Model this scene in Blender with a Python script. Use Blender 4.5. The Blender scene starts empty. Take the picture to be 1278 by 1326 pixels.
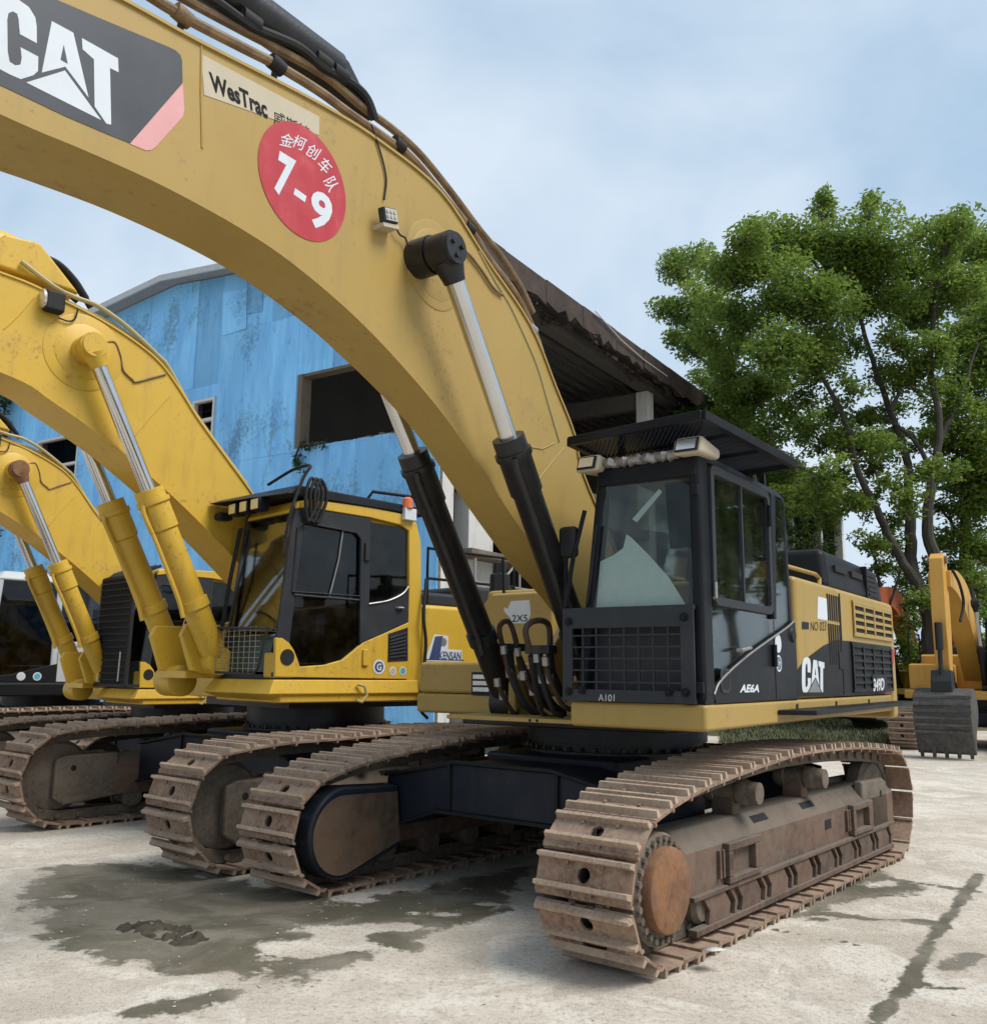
import bpy, math, random
import numpy as np
from mathutils import Vector, Matrix, noise
random.seed(7); rng = np.random.default_rng(7)
R = math.radians
scene = bpy.context.scene
COL = scene.collection

# ---------------------------------------------------------------- camera
FPX, PITCH, ROLL, CAMH = 1195.7, 0.17291, -0.01113, 1.6118      # calibrated from the photograph (1278 x 1326 px)
PW, PH = 1278.0, 1326.0
cam = bpy.data.objects.new('camera', bpy.data.cameras.new('camera'))
COL.objects.link(cam)
cam.data.sensor_fit = 'HORIZONTAL'; cam.data.sensor_width = 36.0
cam.data.lens = 36.0 * FPX / PW
cam.data.clip_start = 0.05; cam.data.clip_end = 3000
cam.matrix_world = Matrix.Translation((0, 0, CAMH)) @ Matrix.Rotation(R(90) + PITCH, 4, 'X') @ Matrix.Rotation(-ROLL, 4, 'Z')
scene.camera = cam

# ---------------------------------------------------------------- sky, sun, exposure
SUN_EL, SUN_AZ = R(55), R(114)        # azimuth clockwise from +Y
world = bpy.data.worlds.new('World'); scene.world = world; world.use_nodes = True
wn = world.node_tree.nodes; wl = world.node_tree.links; wn.clear()
out = wn.new('ShaderNodeOutputWorld'); bg = wn.new('ShaderNodeBackground')
sky = wn.new('ShaderNodeTexSky'); sky.sky_type = 'NISHITA'; sky.sun_disc = False
sky.sun_elevation = SUN_EL; sky.sun_rotation = SUN_AZ; sky.air_density = 1.0; sky.dust_density = 3.0; sky.ozone_density = 1.5
tc = wn.new('ShaderNodeTexCoord'); mp = wn.new('ShaderNodeMapping'); mp.inputs['Scale'].default_value = (1, 1, 1.3)
n1 = wn.new('ShaderNodeTexNoise'); n1.inputs['Scale'].default_value = 2.3; n1.inputs['Detail'].default_value = 5; n1.inputs['Roughness'].default_value = .5; n1.inputs['Distortion'].default_value = .3
rp = wn.new('ShaderNodeValToRGB'); rp.color_ramp.elements[0].position = .37; rp.color_ramp.elements[1].position = .62
rp.color_ramp.elements[0].color = (3.7, 5.15, 6.7, 1); rp.color_ramp.elements[1].color = (6.5, 7.4, 8.3, 1)
mx = wn.new('ShaderNodeMix'); mx.data_type = 'RGBA'; mx.inputs[0].default_value = .82
wl.new(tc.outputs['Generated'], mp.inputs['Vector']); wl.new(mp.outputs[0], n1.inputs['Vector']); wl.new(n1.outputs['Fac'], rp.inputs['Fac'])
wl.new(sky.outputs[0], mx.inputs[6]); wl.new(rp.outputs[0], mx.inputs[7]); wl.new(mx.outputs[2], bg.inputs['Color'])
bg.inputs['Strength'].default_value = .05
wl.new(bg.outputs[0], out.inputs['Surface'])
sun = bpy.data.objects.new('sun', bpy.data.lights.new('sun', 'SUN')); COL.objects.link(sun)
sun.data.energy = 1.5; sun.data.angle = R(30); sun.data.color = (1, .96, .9)
sd = Vector((math.sin(SUN_AZ) * math.cos(SUN_EL), math.cos(SUN_AZ) * math.cos(SUN_EL), math.sin(SUN_EL)))
sun.rotation_euler = sd.to_track_quat('Z', 'Y').to_euler()
scene.view_settings.view_transform = 'Standard'; scene.view_settings.look = 'None'
scene.view_settings.gamma = 1; scene.view_settings.use_curve_mapping = False
scene.view_settings.exposure = 1.36
scene.render.engine = 'CYCLES'
scene.cycles.transparent_max_bounces = 16

# ---------------------------------------------------------------- pixels to places
def pixel_ray(px):
    u = (px[0] - PW / 2) / FPX; w = (px[1] - PH / 2) / FPX
    cr, sr = math.cos(-ROLL), math.sin(-ROLL)
    u, w = u * cr - w * sr, u * sr + w * cr
    c, s = math.cos(PITCH), math.sin(PITCH)
    return np.array([u, c + w * s, s - w * c])
CAMP = np.array([0, 0, CAMH])
class Frame:
    def __init__(s, X, Y, yaw, sc=1.0):
        s.o = np.array([X, Y, 0.0]); s.yaw = yaw; s.sc = sc
        c, n = math.cos(yaw), math.sin(yaw); s.R = np.array([[c, n, 0], [-n, c, 0], [0, 0, 1]])
    def on(s, px, ax, val):
        o = s.R @ (CAMP - s.o) / s.sc; d = s.R @ pixel_ray(px); i = 'xyz'.index(ax)
        return o + d * ((val - o[i]) / d[i])
    def world(s, p): return s.R.T @ (np.array(p, float) * s.sc) + s.o
WF = Frame(0, 0, 0)

# ---------------------------------------------------------------- materials
def nodes_of(name):
    m = bpy.data.materials.new(name); m.use_nodes = True
    nt = m.node_tree; return m, nt.nodes, nt.links, nt.nodes['Principled BSDF']
def mixc(N, L, fac, a, b):
    x = N.new('ShaderNodeMix'); x.data_type = 'RGBA'
    for sock, v in ((x.inputs[0], fac), (x.inputs[6], a), (x.inputs[7], b)):
        if hasattr(v, 'node'): L.new(v, sock)
        else: sock.default_value = v if not isinstance(v, tuple) else (*v, 1)[:4]
    return x.outputs[2]
def ramp(N, L, src, p0, p1, inv=False):
    r = N.new('ShaderNodeMapRange'); r.interpolation_type = 'SMOOTHSTEP'
    r.inputs[1].default_value = p0; r.inputs[2].default_value = p1
    r.inputs[3].default_value, r.inputs[4].default_value = (1, 0) if inv else (0, 1)
    L.new(src, r.inputs[0]); return r.outputs[0]
def noise_tex(N, L, vec, scale, detail=4, rough=.55, mapscale=None, dist=0):
    if mapscale:
        mpn = N.new('ShaderNodeMapping'); mpn.inputs['Scale'].default_value = mapscale; L.new(vec, mpn.inputs['Vector']); vec = mpn.outputs[0]
    n = N.new('ShaderNodeTexNoise'); n.inputs['Scale'].default_value = scale; n.inputs['Detail'].default_value = detail
    n.inputs['Roughness'].default_value = rough; n.inputs['Distortion'].default_value = dist
    L.new(vec, n.inputs['Vector']); return n.outputs['Fac']
def math_n(N, L, op, a, b):
    x = N.new('ShaderNodeMath'); x.operation = op
    for i, v in enumerate((a, b)):
        if hasattr(v, 'node'): L.new(v, x.inputs[i])
        else: x.inputs[i].default_value = v
    return x.outputs[0]
def coords(N, L, rnd=False):
    t = N.new('ShaderNodeTexCoord'); v = t.outputs['Object']
    if rnd:
        oi = N.new('ShaderNodeObjectInfo'); ad = N.new('ShaderNodeVectorMath'); ad.operation = 'ADD'
        cb = N.new('ShaderNodeCombineXYZ'); m1 = math_n(N, L, 'MULTIPLY', oi.outputs['Random'], 57.0)
        for i in range(3): L.new(m1, cb.inputs[i])
        L.new(v, ad.inputs[0]); L.new(cb.outputs[0], ad.inputs[1]); v = ad.outputs[0]
    return v
def paint(name, col, rough=.42, dirt=(.20, .15, .09), amt=.5, scale=2.2, streak=.5, rust=.0, metal=0.0, rnd=False, bump=.04, bscale=60, coat=0.0, spec=.5):
    """worn paint: a base colour with fading, soft grime, run streaks and small chips of rust"""
    m, N, L, b = nodes_of(name); v = coords(N, L, rnd)
    a = noise_tex(N, L, v, scale, 6, .6)
    s = noise_tex(N, L, v, 3.0, 4, .6, (3.0, 3.0, .35))
    f = noise_tex(N, L, v, scale * 14, 5, .65)
    dark = tuple(c * .78 for c in col); light = tuple(min(1, c * 1.10 + .012) for c in col)
    c = mixc(N, L, a, dark, light)
    d1 = math_n(N, L, 'MULTIPLY', ramp(N, L, a, .50, .78), amt)
    c = mixc(N, L, d1, c, dirt)
    d2 = math_n(N, L, 'MULTIPLY', ramp(N, L, s, .52, .80), streak)
    c = mixc(N, L, d2, c, dirt)
    if rust:
        d3 = math_n(N, L, 'MULTIPLY', ramp(N, L, math_n(N, L, 'MULTIPLY', f, math_n(N, L, 'ADD', a, .5)), .62, .70), rust)
        c = mixc(N, L, d3, c, (.16, .062, .025))
    L.new(c, b.inputs['Base Color'])
    rr = N.new('ShaderNodeMapRange'); rr.inputs[3].default_value = max(.05, rough - .10); rr.inputs[4].default_value = min(1, rough + .25)
    L.new(a, rr.inputs[0]); L.new(rr.outputs[0], b.inputs['Roughness'])
    b.inputs['Metallic'].default_value = metal; b.inputs['Specular IOR Level'].default_value = spec
    if coat: b.inputs['Coat Weight'].default_value = coat; b.inputs['Coat Roughness'].default_value = .25
    bp = N.new('ShaderNodeBump'); bp.inputs['Strength'].default_value = bump; bp.inputs['Distance'].default_value = .02
    big = noise_tex(N, L, v, bscale, 3, .6); L.new(big, bp.inputs['Height']); L.new(bp.outputs[0], b.inputs['Normal'])
    return m
def rusty(name, base, rust, dust, rough=.85, scale=5, bump=.35, dustamt=.6, metal=.0, settle=.0, sdust=(.20, .185, .155)):
    m, N, L, b = nodes_of(name); v = coords(N, L, True)
    a = noise_tex(N, L, v, scale, 6, .65); f = noise_tex(N, L, v, scale * 9, 5, .7); g = noise_tex(N, L, v, scale * .5, 3, .6)
    c = mixc(N, L, ramp(N, L, a, .38, .64), base, rust)
    c = mixc(N, L, math_n(N, L, 'MULTIPLY', ramp(N, L, f, .36, .74), dustamt), c, dust)
    c = mixc(N, L, math_n(N, L, 'MULTIPLY', ramp(N, L, g, .45, .75), dustamt * .8), c, dust)
    c = mixc(N, L, math_n(N, L, 'MULTIPLY', ramp(N, L, f, .28, .44, True), .38), c, tuple(q * .4 for q in base))
    if settle:      # dust lies on faces that look up
        ge = N.new('ShaderNodeNewGeometry'); sx = N.new('ShaderNodeSeparateXYZ'); L.new(ge.outputs['Normal'], sx.inputs[0])
        c = mixc(N, L, math_n(N, L, 'MULTIPLY', math_n(N, L, 'MULTIPLY', ramp(N, L, sx.outputs['Z'], .35, .85), ramp(N, L, a, .22, .55)), settle), c, sdust)
    L.new(c, b.inputs['Base Color']); b.inputs['Roughness'].default_value = rough; b.inputs['Metallic'].default_value = metal
    b.inputs['Specular IOR Level'].default_value = .3
    bp = N.new('ShaderNodeBump'); bp.inputs['Strength'].default_value = bump; bp.inputs['Distance'].default_value = .012
    L.new(f, bp.inputs['Height']); L.new(bp.outputs[0], b.inputs['Normal'])
    return m
def glass(name, tint=(.55, .62, .60), through=.8, refl=1.0, dirt=.12):
    m, N, L, b = nodes_of(name); N.remove(b); o = N['Material Output']
    tr = N.new('ShaderNodeBsdfTransparent'); tr.inputs[0].default_value = (*[t * through for t in tint], 1)
    gl = N.new('ShaderNodeBsdfGlossy'); gl.inputs['Roughness'].default_value = .03
    lw = N.new('ShaderNodeFresnel'); lw.inputs['IOR'].default_value = 1.45
    ml = math_n(N, L, 'MULTIPLY', lw.outputs[0], refl)
    mxs = N.new('ShaderNodeMixShader'); L.new(ml, mxs.inputs[0]); L.new(tr.outputs[0], mxs.inputs[1]); L.new(gl.outputs[0], mxs.inputs[2])
    df = N.new('ShaderNodeBsdfDiffuse'); df.inputs[0].default_value = (.40, .38, .33, 1)
    v = coords(N, L); nz = noise_tex(N, L, v, 4, 6, .7); dm = math_n(N, L, 'MULTIPLY', ramp(N, L, nz, .40, .75), dirt)
    m2 = N.new('ShaderNodeMixShader'); L.new(dm, m2.inputs[0]); L.new(mxs.outputs[0], m2.inputs[1]); L.new(df.outputs[0], m2.inputs[2])
    L.new(m2.outputs[0], o.inputs['Surface']); return m
def plain(name, col, rough=.6, metal=0.0, spec=.4): return paint(name, col, rough, tuple(c * .5 for c in col), .2, 4, .1, 0, metal, spec=spec, bump=.01)

M = {}
M['cat_yellow'] = paint('cat_yellow', (.36, .238, .056), .44, (.21, .145, .06), .42, 1.5, .40, .35, bump=.04, bscale=14, spec=.45)
M['bright_yellow'] = paint('bright_yellow', (.58, .36, .028), .38, (.30, .185, .05), .40, 1.6, .42, .4, bump=.04, bscale=18, spec=.5)
M['cat_black'] = paint('cat_black', (.009, .0095, .011), .38, (.020, .019, .018), .25, 2.5, .2, 0, spec=.1)
M['cab_black'] = paint('cab_black', (.007, .008, .011), .30, (.018, .018, .019), .25, 3, .25, 0, bump=.01, spec=.1)
M['cab_grey'] = paint('cab_grey', (.022, .025, .030), .42, (.06, .057, .052), .3, 3, .3, 0, spec=.22)
M['greasy_black'] = paint('greasy_black', (.006, .006, .007), .34, (.030, .026, .022), .45, 5, .35, .05, bump=.12, spec=.4)
M['navy'] = paint('navy_beam', (.007, .010, .018), .36, (.045, .04, .033), .40, 2, .3, .12, bump=.04, spec=.2)
M['rubber'] = paint('rubber', (.009, .009, .010), .6, (.04, .035, .03), .4, 8, .2, 0, spec=.3)
M['chrome'] = paint('chrome', (.62, .62, .61), .13, (.30, .29, .27), .12, 3, .12, 0, metal=1.0, bump=.004)
M['steel'] = paint('steel', (.33, .32, .31), .4, (.12, .10, .08), .5, 6, .3, .3, metal=.7)
M['white'] = plain('white_vinyl', (.58, .62, .66), .5)
M['offwhite'] = paint('dusty_white', (.56, .55, .52), .55, (.25, .2, .14), .5, 4, .4, 0)
M['decal_grey'] = paint('decal_grey', (.028, .034, .044), .4, (.10, .105, .11), .15, 4, .1, 0, bump=.01)
M['pink'] = paint('faded_pink', (.62, .30, .30), .5, (.72, .55, .52), .7, 2.5, .3, 0, bump=.01)
M['red'] = paint('sticker_red', (.40, .016, .028), .42, (.52, .22, .22), .14, 9, .16, 0, bump=.01)
M['beige'] = plain('beige_housing', (.46, .40, .29), .55)
M['lens'] = glass('lamp_lens', (.9, .9, .85), .9, 1.6, .25)
M['reflector'] = plain('reflector', (.7, .7, .68), .2, .8)
M['glass'] = glass('cab_glass', (.93, .97, .95), .96, .8, .03)
M['dark_glass'] = glass('tinted_glass', (.50, .54, .55), .62, .95, .03)
def reflection_mat():  # pale colours that paint the windshield's sky reflection onto a sheet
    m, N, L, b = nodes_of('painted_reflection'); v = coords(N, L); n = noise_tex(N, L, v, 3.5, 5, .6)
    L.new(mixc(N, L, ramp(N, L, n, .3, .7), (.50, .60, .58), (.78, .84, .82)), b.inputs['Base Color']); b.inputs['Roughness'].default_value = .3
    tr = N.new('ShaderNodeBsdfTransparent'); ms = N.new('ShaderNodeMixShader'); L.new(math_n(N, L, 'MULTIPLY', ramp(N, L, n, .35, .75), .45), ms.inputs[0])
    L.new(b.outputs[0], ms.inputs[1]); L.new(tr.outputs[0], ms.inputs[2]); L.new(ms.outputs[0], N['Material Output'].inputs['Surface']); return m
M['sky_reflection'] = reflection_mat()
M['interior'] = plain('cab_interior', (.035, .035, .037), .7)
M['seat'] = plain('seat_cloth', (.10, .095, .09), .9)
M['hole'] = plain('black_gap', (.006, .006, .006), .9)
M['shoe'] = rusty('track_shoe', (.145, .086, .058), (.245, .135, .086), (.345, .268, .198), scale=3, dustamt=.72, settle=.35, sdust=(.30, .245, .19))
M['shoe_edge'] = rusty('grouser_edge', (.27, .195, .142), (.34, .235, .162), (.46, .375, .285), scale=5, bump=.5, dustamt=.7)
M['frame_rust'] = rusty('track_frame', (.070, .048, .036), (.135, .076, .053), (.165, .136, .105), scale=1.3, bump=.16, dustamt=.5, settle=.85, sdust=(.135, .122, .10))
M['disc_rust'] = rusty('hub_rust', (.13, .062, .034), (.27, .125, .055), (.24, .16, .10), scale=2.2, bump=.12, dustamt=.4)
M['grey_rust'] = rusty('idler_grey', (.095, .077, .060), (.135, .105, .08), (.195, .165, .13), scale=3, bump=.2, dustamt=.55)
M['hose_brown'] = rusty('hose_brown', (.035, .020, .014), (.06, .03, .02), (.07, .055, .04), scale=9, bump=.2, dustamt=.4, rough=.6)
M['guard_brown'] = rusty('guard_brown', (.055, .038, .027), (.14, .078, .045), (.11, .085, .06), scale=1.6, bump=.12, dustamt=.6)
M['pipe_rust'] = rusty('pipe_rust', (.15, .095, .055), (.26, .18, .095), (.10, .06, .035), scale=8, bump=.2, dustamt=.4, rough=.6)
M['olive_pipe'] = paint('olive_pipe', (.36, .30, .13), .45, (.2, .16, .1), .4, 6, .3, .2)
M['orange'] = paint('machine_orange', (.55, .115, .035), .45, (.30, .16, .08), .35, 1.5, .3, .05)
M['grey_white'] = paint('grey_white', (.42, .44, .45), .45, (.2, .19, .17), .3, 2, .35, 0)
M['amber'] = plain('amber', (.7, .16, .05), .3)
M['sticker_blue'] = plain('sticker_blue', (.03, .05, .14), .5)
M['teal'] = plain('sticker_teal', (.08, .34, .42), .5)
M['dark_green'] = plain('green_film', (.012, .035, .028), .25)
M['bucket_steel'] = rusty('bucket_steel', (.045, .044, .043), (.085, .078, .07), (.15, .14, .125), scale=2, bump=.15, dustamt=.45, rough=.6)

# ---------------------------------------------------------------- meshes
class MB:
    """collects shapes; obj() links them as one mesh object"""
    def __init__(s): s.v = []; s.f = []
    def add(s, vs, fs):
        b = len(s.v); s.v += [tuple(float(c) for c in p) for p in vs]; s.f += [tuple(i + b for i in f) for f in fs]; return s
    def prism(s, pts, ax, a, b):
        n = len(pts)
        def q(p, t): return {'y': (p[0], t, p[1]), 'x': (t, p[0], p[1]), 'z': (p[0], p[1], t)}[ax]
        vs = [q(p, a) for p in pts] + [q(p, b) for p in pts]
        fs = [tuple(range(n)), tuple(range(2 * n - 1, n - 1, -1))] + [(i, n + i, n + (i + 1) % n, (i + 1) % n) for i in range(n)]
        ar = sum(pts[i][0] * pts[(i + 1) % n][1] - pts[(i + 1) % n][0] * pts[i][1] for i in range(n))
        flip = (ar > 0) ^ (b < a) ^ (ax == 'y')
        if flip: fs = [f[::-1] for f in fs]
        return s.add(vs, fs)
    def box(s, x0, x1, y0, y1, z0, z1):
        return s.prism([(x0, y0), (x1, y0), (x1, y1), (x0, y1)], 'z', z0, z1)
    def hexa(s, c):    # eight corners: bottom four then top four
        return s.add(c, [(3, 2, 1, 0), (4, 5, 6, 7), (0, 1, 5, 4), (1, 2, 6, 5), (2, 3, 7, 6), (3, 0, 4, 7)])
    def ring_sweep(s, rings, closed=False, caps=True):
        n = len(rings[0]); vs = [p for r in rings for p in r]; fs = []; m = len(rings)
        for i in range(m if closed else m - 1):
            a, b = i * n, ((i + 1) % m) * n
            for k in range(n): fs.append((a + k, a + (k + 1) % n, b + (k + 1) % n, b + k))
        if caps and not closed: fs += [tuple(range(n - 1, -1, -1)), tuple(range((m - 1) * n, m * n))]
        return s.add(vs, fs)
    def tube(s, path, r, n=10, closed=False):
        P = [Vector(p) for p in path]; rings = []; prev = None; m = len(P)
        for i, p in enumerate(P):
            if closed: t = P[(i + 1) % m] - P[i - 1]
            else: t = P[min(i + 1, m - 1)] - P[max(i - 1, 0)]
            if t.length < 1e-9: t = Vector((0, 0, 1))
            t.normalize()
            if prev is None: u = t.cross(Vector((0, 0, 1)) if abs(t.z) < .9 else Vector((1, 0, 0))).normalized()
            else:
                u = prev - t * prev.dot(t)
                u = u.normalized() if u.length > 1e-6 else t.orthogonal().normalized()
            prev = u; w = t.cross(u); rr = r[i] if hasattr(r, '__len__') else r
            rings.append([p + (u * math.cos(2 * math.pi * k / n) + w * math.sin(2 * math.pi * k / n)) * rr for k in range(n)])
        return s.ring_sweep(rings, closed)
    def cyl(s, p0, p1, r0, r1=None, n=24): return s.tube([p0, p1], [r0, r0 if r1 is None else r1], n)
    def lathe(s, p0, p1, prof, n=28):   # prof: (distance along p0->p1, radius)
        a = Vector(p0); t = (Vector(p1) - a).normalized()
        return s.tube_fixed([a + t * d for d, _ in prof], [r for _, r in prof], t, n)
    def tube_fixed(s, P, rs, t, n):
        u = t.cross(Vector((0, 0, 1)) if abs(t.z) < .9 else Vector((1, 0, 0))).normalized(); w = t.cross(u)
        return s.ring_sweep([[p + (u * math.cos(2 * math.pi * k / n) + w * math.sin(2 * math.pi * k / n)) * r for k in range(n)] for p, r in zip(P, rs)])
    def beam(s, p0, p1, w, d, up=(0, 0, 1)):
        a, b = Vector(p0), Vector(p1); t = (b - a).normalized(); u = t.cross(Vector(up))
        u = (u if u.length > 1e-4 else t.orthogonal()).normalized() * (w / 2); v = u.cross(t).normalized() * (d / 2)
        return s.ring_sweep([[p - u - v, p + u - v, p + u + v, p - u + v] for p in (a, b)])
    def bolt(s, p, nrm, r=.012, h=.008): return s.cyl(p, tuple(Vector(p) + Vector(nrm).normalized() * h), r, r * .9, 6)
    def obj(s, name, mat, parent=None, rz=0.0, bevel=0.0, smooth=35, seg=2):
        me = bpy.data.meshes.new(name); me.from_pydata(s.v, [], s.f); me.update()
        if smooth:
            me.polygons.foreach_set('use_smooth', [True] * len(me.polygons)); me.set_sharp_from_angle(angle=R(smooth))
        return link(name, me, mat, parent, rz, bevel, seg)
def link(name, me, mat, parent=None, rz=0.0, bevel=0.0, seg=2):
    if mat is not None:
        me.materials.clear(); me.materials.append(M[mat] if isinstance(mat, str) else mat)
    o = bpy.data.objects.new(name, me); COL.objects.link(o)
    if parent: o.parent = parent
    o.rotation_euler.z = rz
    if bevel:
        bv = o.modifiers.new('bevel', 'BEVEL'); bv.width = bevel; bv.segments = seg; bv.limit_method = 'ANGLE'; bv.angle_limit = R(40); bv.harden_normals = True
    return o
def copy_obj(o, parent=None, rz=None):
    c = o.copy(); COL.objects.link(c)
    if parent: c.parent = parent
    if rz is not None: c.rotation_euler.z = rz
    return c
def thing(name, label, cat, loc, yaw=0, group=None, sc=1.0):
    o = bpy.data.objects.new(name, None); COL.objects.link(o); o.location = loc; o.rotation_euler.z = yaw; o.scale = (sc,) * 3
    o.empty_display_size = .3
    tag(o, label, cat, group); return o
def tag(o, label=None, cat=None, group=None, kind=None):
    for k, v in (('label', label), ('category', cat), ('group', group), ('kind', kind)):
        if v: o[k] = v
    return o
def spline(pts, n=8, closed=False):
    P = [np.array(p, float) for p in pts]; out = []; m = len(P)
    for i in range(m if closed else m - 1):
        p0 = P[i - 1] if (closed or i > 0) else 2 * P[0] - P[1]; p1 = P[i]; p2 = P[(i + 1) % m]
        p3 = P[(i + 2) % m] if (closed or i + 2 < m) else 2 * P[-1] - P[-2]
        for k in range(n):
            t = k / n
            out.append(.5 * (2 * p1 + (p2 - p0) * t + (2 * p0 - 5 * p1 + 4 * p2 - p3) * t * t + (3 * p1 - p0 - 3 * p2 + p3) * t ** 3))
    if not closed: out.append(P[-1])
    return out
def text_shape(body, bold=0.0, shear=0.0):
    """flat lettering as (verts2d in a unit box, faces, aspect)"""
    cu = bpy.data.curves.new('t', 'FONT'); cu.body = body; cu.offset = bold; cu.resolution_u = 3; cu.shear = shear
    ob = bpy.data.objects.new('t', cu); COL.objects.link(ob); bpy.context.view_layer.update()
    dg = bpy.context.evaluated_depsgraph_get(); me = bpy.data.meshes.new_from_object(ob.evaluated_get(dg))
    v = np.array([q.co[:2] for q in me.vertices]); f = [tuple(p.vertices) for p in me.polygons]
    bpy.data.objects.remove(ob); bpy.data.meshes.remove(me); bpy.data.curves.remove(cu)
    lo, hi = v.min(0), v.max(0); return (v - lo) / (hi - lo), f, (hi - lo)[0] / (hi - lo)[1]
def flat_text(name, body, o, ux, uy, mat, parent, rz=0, bold=0.01, off=None, shear=0.0):
    """lettering in the parallelogram o, o+ux, o+uy"""
    v, f, _ = text_shape(body, bold, shear); o, ux, uy = (np.array(q, float) for q in (o, ux, uy))
    b = MB(); b.add([o + ux * a + uy * c for a, c in v], f)
    return b.obj(name, mat, parent, rz, smooth=0)
# ================================================================ undercarriages
def outer_loop(fx, fr, rx, rr, tops):
    """closed outline of the grouser tips, (x, z), ground at z = 0; front wheel at fx, rear wheel at rx"""
    pts = [(rx + (fx - rx) * k / 40, 0.0) for k in range(40)]
    for k in range(24):
        a = -math.pi / 2 + (math.pi * .93) * k / 23; pts.append((fx + fr * math.cos(a), fr + fr * math.sin(a)))
    top = spline([pts[-1]] + tops + [(rx + .05, 2 * rr)], 8)[1:]
    pts += [tuple(p) for p in top]
    for k in range(1, 24):
        a = math.pi / 2 + math.pi * k / 24; pts.append((rx + rr * math.cos(a), rr + rr * math.sin(a)))
    return np.array(pts)
def inset(P, d):
    t = np.roll(P, -1, 0) - np.roll(P, 1, 0); t /= np.linalg.norm(t, axis=1)[:, None]
    return P + np.stack([-t[:, 1], t[:, 0]], 1) * d
def resample(P, n):
    Q = np.vstack([P, P[:1]]); s = np.r_[0, np.cumsum(np.linalg.norm(np.diff(Q, axis=0), axis=1))]
    u = np.linspace(0, s[-1], n + 1)[:-1]; return np.stack([np.interp(u, s, Q[:, 0]), np.interp(u, s, Q[:, 1])], 1), s[-1] / n
def shoe_mesh(Wd, p, detail=True):
    b = MB(); z0, z1, gh = .058, .076, .114; L = p * 1.02; h = .042; s = .075
    x0, x1 = -L * .46, L * .5
    for a, c in ((-Wd / 2, -s), (s, Wd / 2)): b.box(x0, x1, a, c, z0, z1)
    # middle piece with a mud hole and two notches
    if detail:
        n = 12; ho = [(h * math.cos(2 * math.pi * k / n), h * math.sin(2 * math.pi * k / n)) for k in range(n)]
        def edge(k):
            a = 2 * math.pi * k / n; cx, sy = math.cos(a), math.sin(a); t = min((x1 if cx > 0 else -x0) / max(abs(cx), 1e-6), s / max(abs(sy), 1e-6)); return (cx * t, sy * t)
        oe = [edge(k) for k in range(n)]
        for zz in (z1, z0):
            vs = [(x, y, zz) for x, y in ho] + [(x, y, zz) for x, y in oe]
            fs = [(k, n + k, n + (k + 1) % n, (k + 1) % n) for k in range(n)]
            b.add(vs, fs if zz == z1 else [f[::-1] for f in fs])
        b.add([(x, y, z1) for x, y in ho] + [(x, y, z0) for x, y in ho], [(k, (k + 1) % n, n + (k + 1) % n, n + k) for k in range(n)])
        for by in (-.115, .115):
            for bx in (-p * .24, p * .22): b.cyl((bx, by, z1), (bx, by, z1 + .012), .014, .013, 6)
    else: b.box(x0, x1, -s, s, z0, z1)
    for gx, w in ((-L * .36, .018), (L * .32, .018)):
        b.hexa([(gx - w, -Wd / 2, z1 - .002), (gx + w, -Wd / 2, z1 - .002), (gx + w, Wd / 2, z1 - .002), (gx - w, Wd / 2, z1 - .002),
                (gx - w * .6, -Wd / 2 + .006, gh), (gx + w * .6, -Wd / 2 + .006, gh), (gx + w * .6, Wd / 2 - .006, gh), (gx - w * .6, Wd / 2 - .006, gh)])
    ng0 = len(b.f) - 12
    # down-turned leading lip
    b.hexa([(x1 - .004, -Wd / 2, z0 - .016), (x1 + .016, -Wd / 2, z0 - .02), (x1 + .016, Wd / 2, z0 - .02), (x1 - .004, Wd / 2, z0 - .016),
            (x1 - .004, -Wd / 2, z1 - .001), (x1 + .014, -Wd / 2, z0 + .004), (x1 + .014, Wd / 2, z0 + .004), (x1 - .004, Wd / 2, z1 - .001)])
    me = bpy.data.meshes.new('track_shoe'); me.from_pydata(b.v, [], b.f); me.update()
    for k in range(ng0, ng0 + 12): me.polygons[k].material_index = 1
    return me
def build_track(root, loop, yc, Wd, pitch, shoe, seed=0, mat='shoe'):
    ch = inset(loop, .108); n = int(round(resample(ch, 10)[1] * 10 / pitch)); Q, p = resample(ch, n)
    b = MB(); rr = random.Random(seed)
    for i in range(n):
        a, c = Q[i], Q[(i + 1) % n]
        for y in (-.085, .085): b.beam((a[0], yc + y, a[1]), (c[0], yc + y, c[1]), .034, .095, (0, 1, 0)) if False else b.beam((a[0], yc + y, a[1]), (c[0], yc + y, c[1]), .036, .10, (0, 0, 1) if abs(c[0] - a[0]) > abs(c[1] - a[1]) else (1, 0, 0))
        b.cyl((a[0], yc - .125, a[1]), (a[0], yc + .125, a[1]), .03, n=8)
    tr = b.obj('track', 'grey_rust', root)
    for i in range(n):
        a, c = Q[i], Q[(i + 1) % n]; t = (c - a) / np.linalg.norm(c - a); nr = np.array([t[1], -t[0]])
        o = bpy.data.objects.new('track_shoe', shoe); COL.objects.link(o); o.parent = tr
        m = (a + c) / 2; o.location = (m[0], yc + rr.uniform(-.004, .004), m[1]); o.rotation_euler = (0, math.atan2(nr[0], nr[1]) + rr.uniform(-.02, .02), 0)
    return tr
def roller(b, x, yc, z, r, w=.36):
    y0 = yc - w / 2
    b.lathe((x, y0, z), (x, y0 + 1, z), [(0, r * .45), (0, r * .8), (.03, r), (.085, r), (.09, r * .82), (w - .09, r * .82), (w - .085, r), (w - .03, r), (w, r * .8), (w, r * .45)], 22)
    return b
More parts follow.
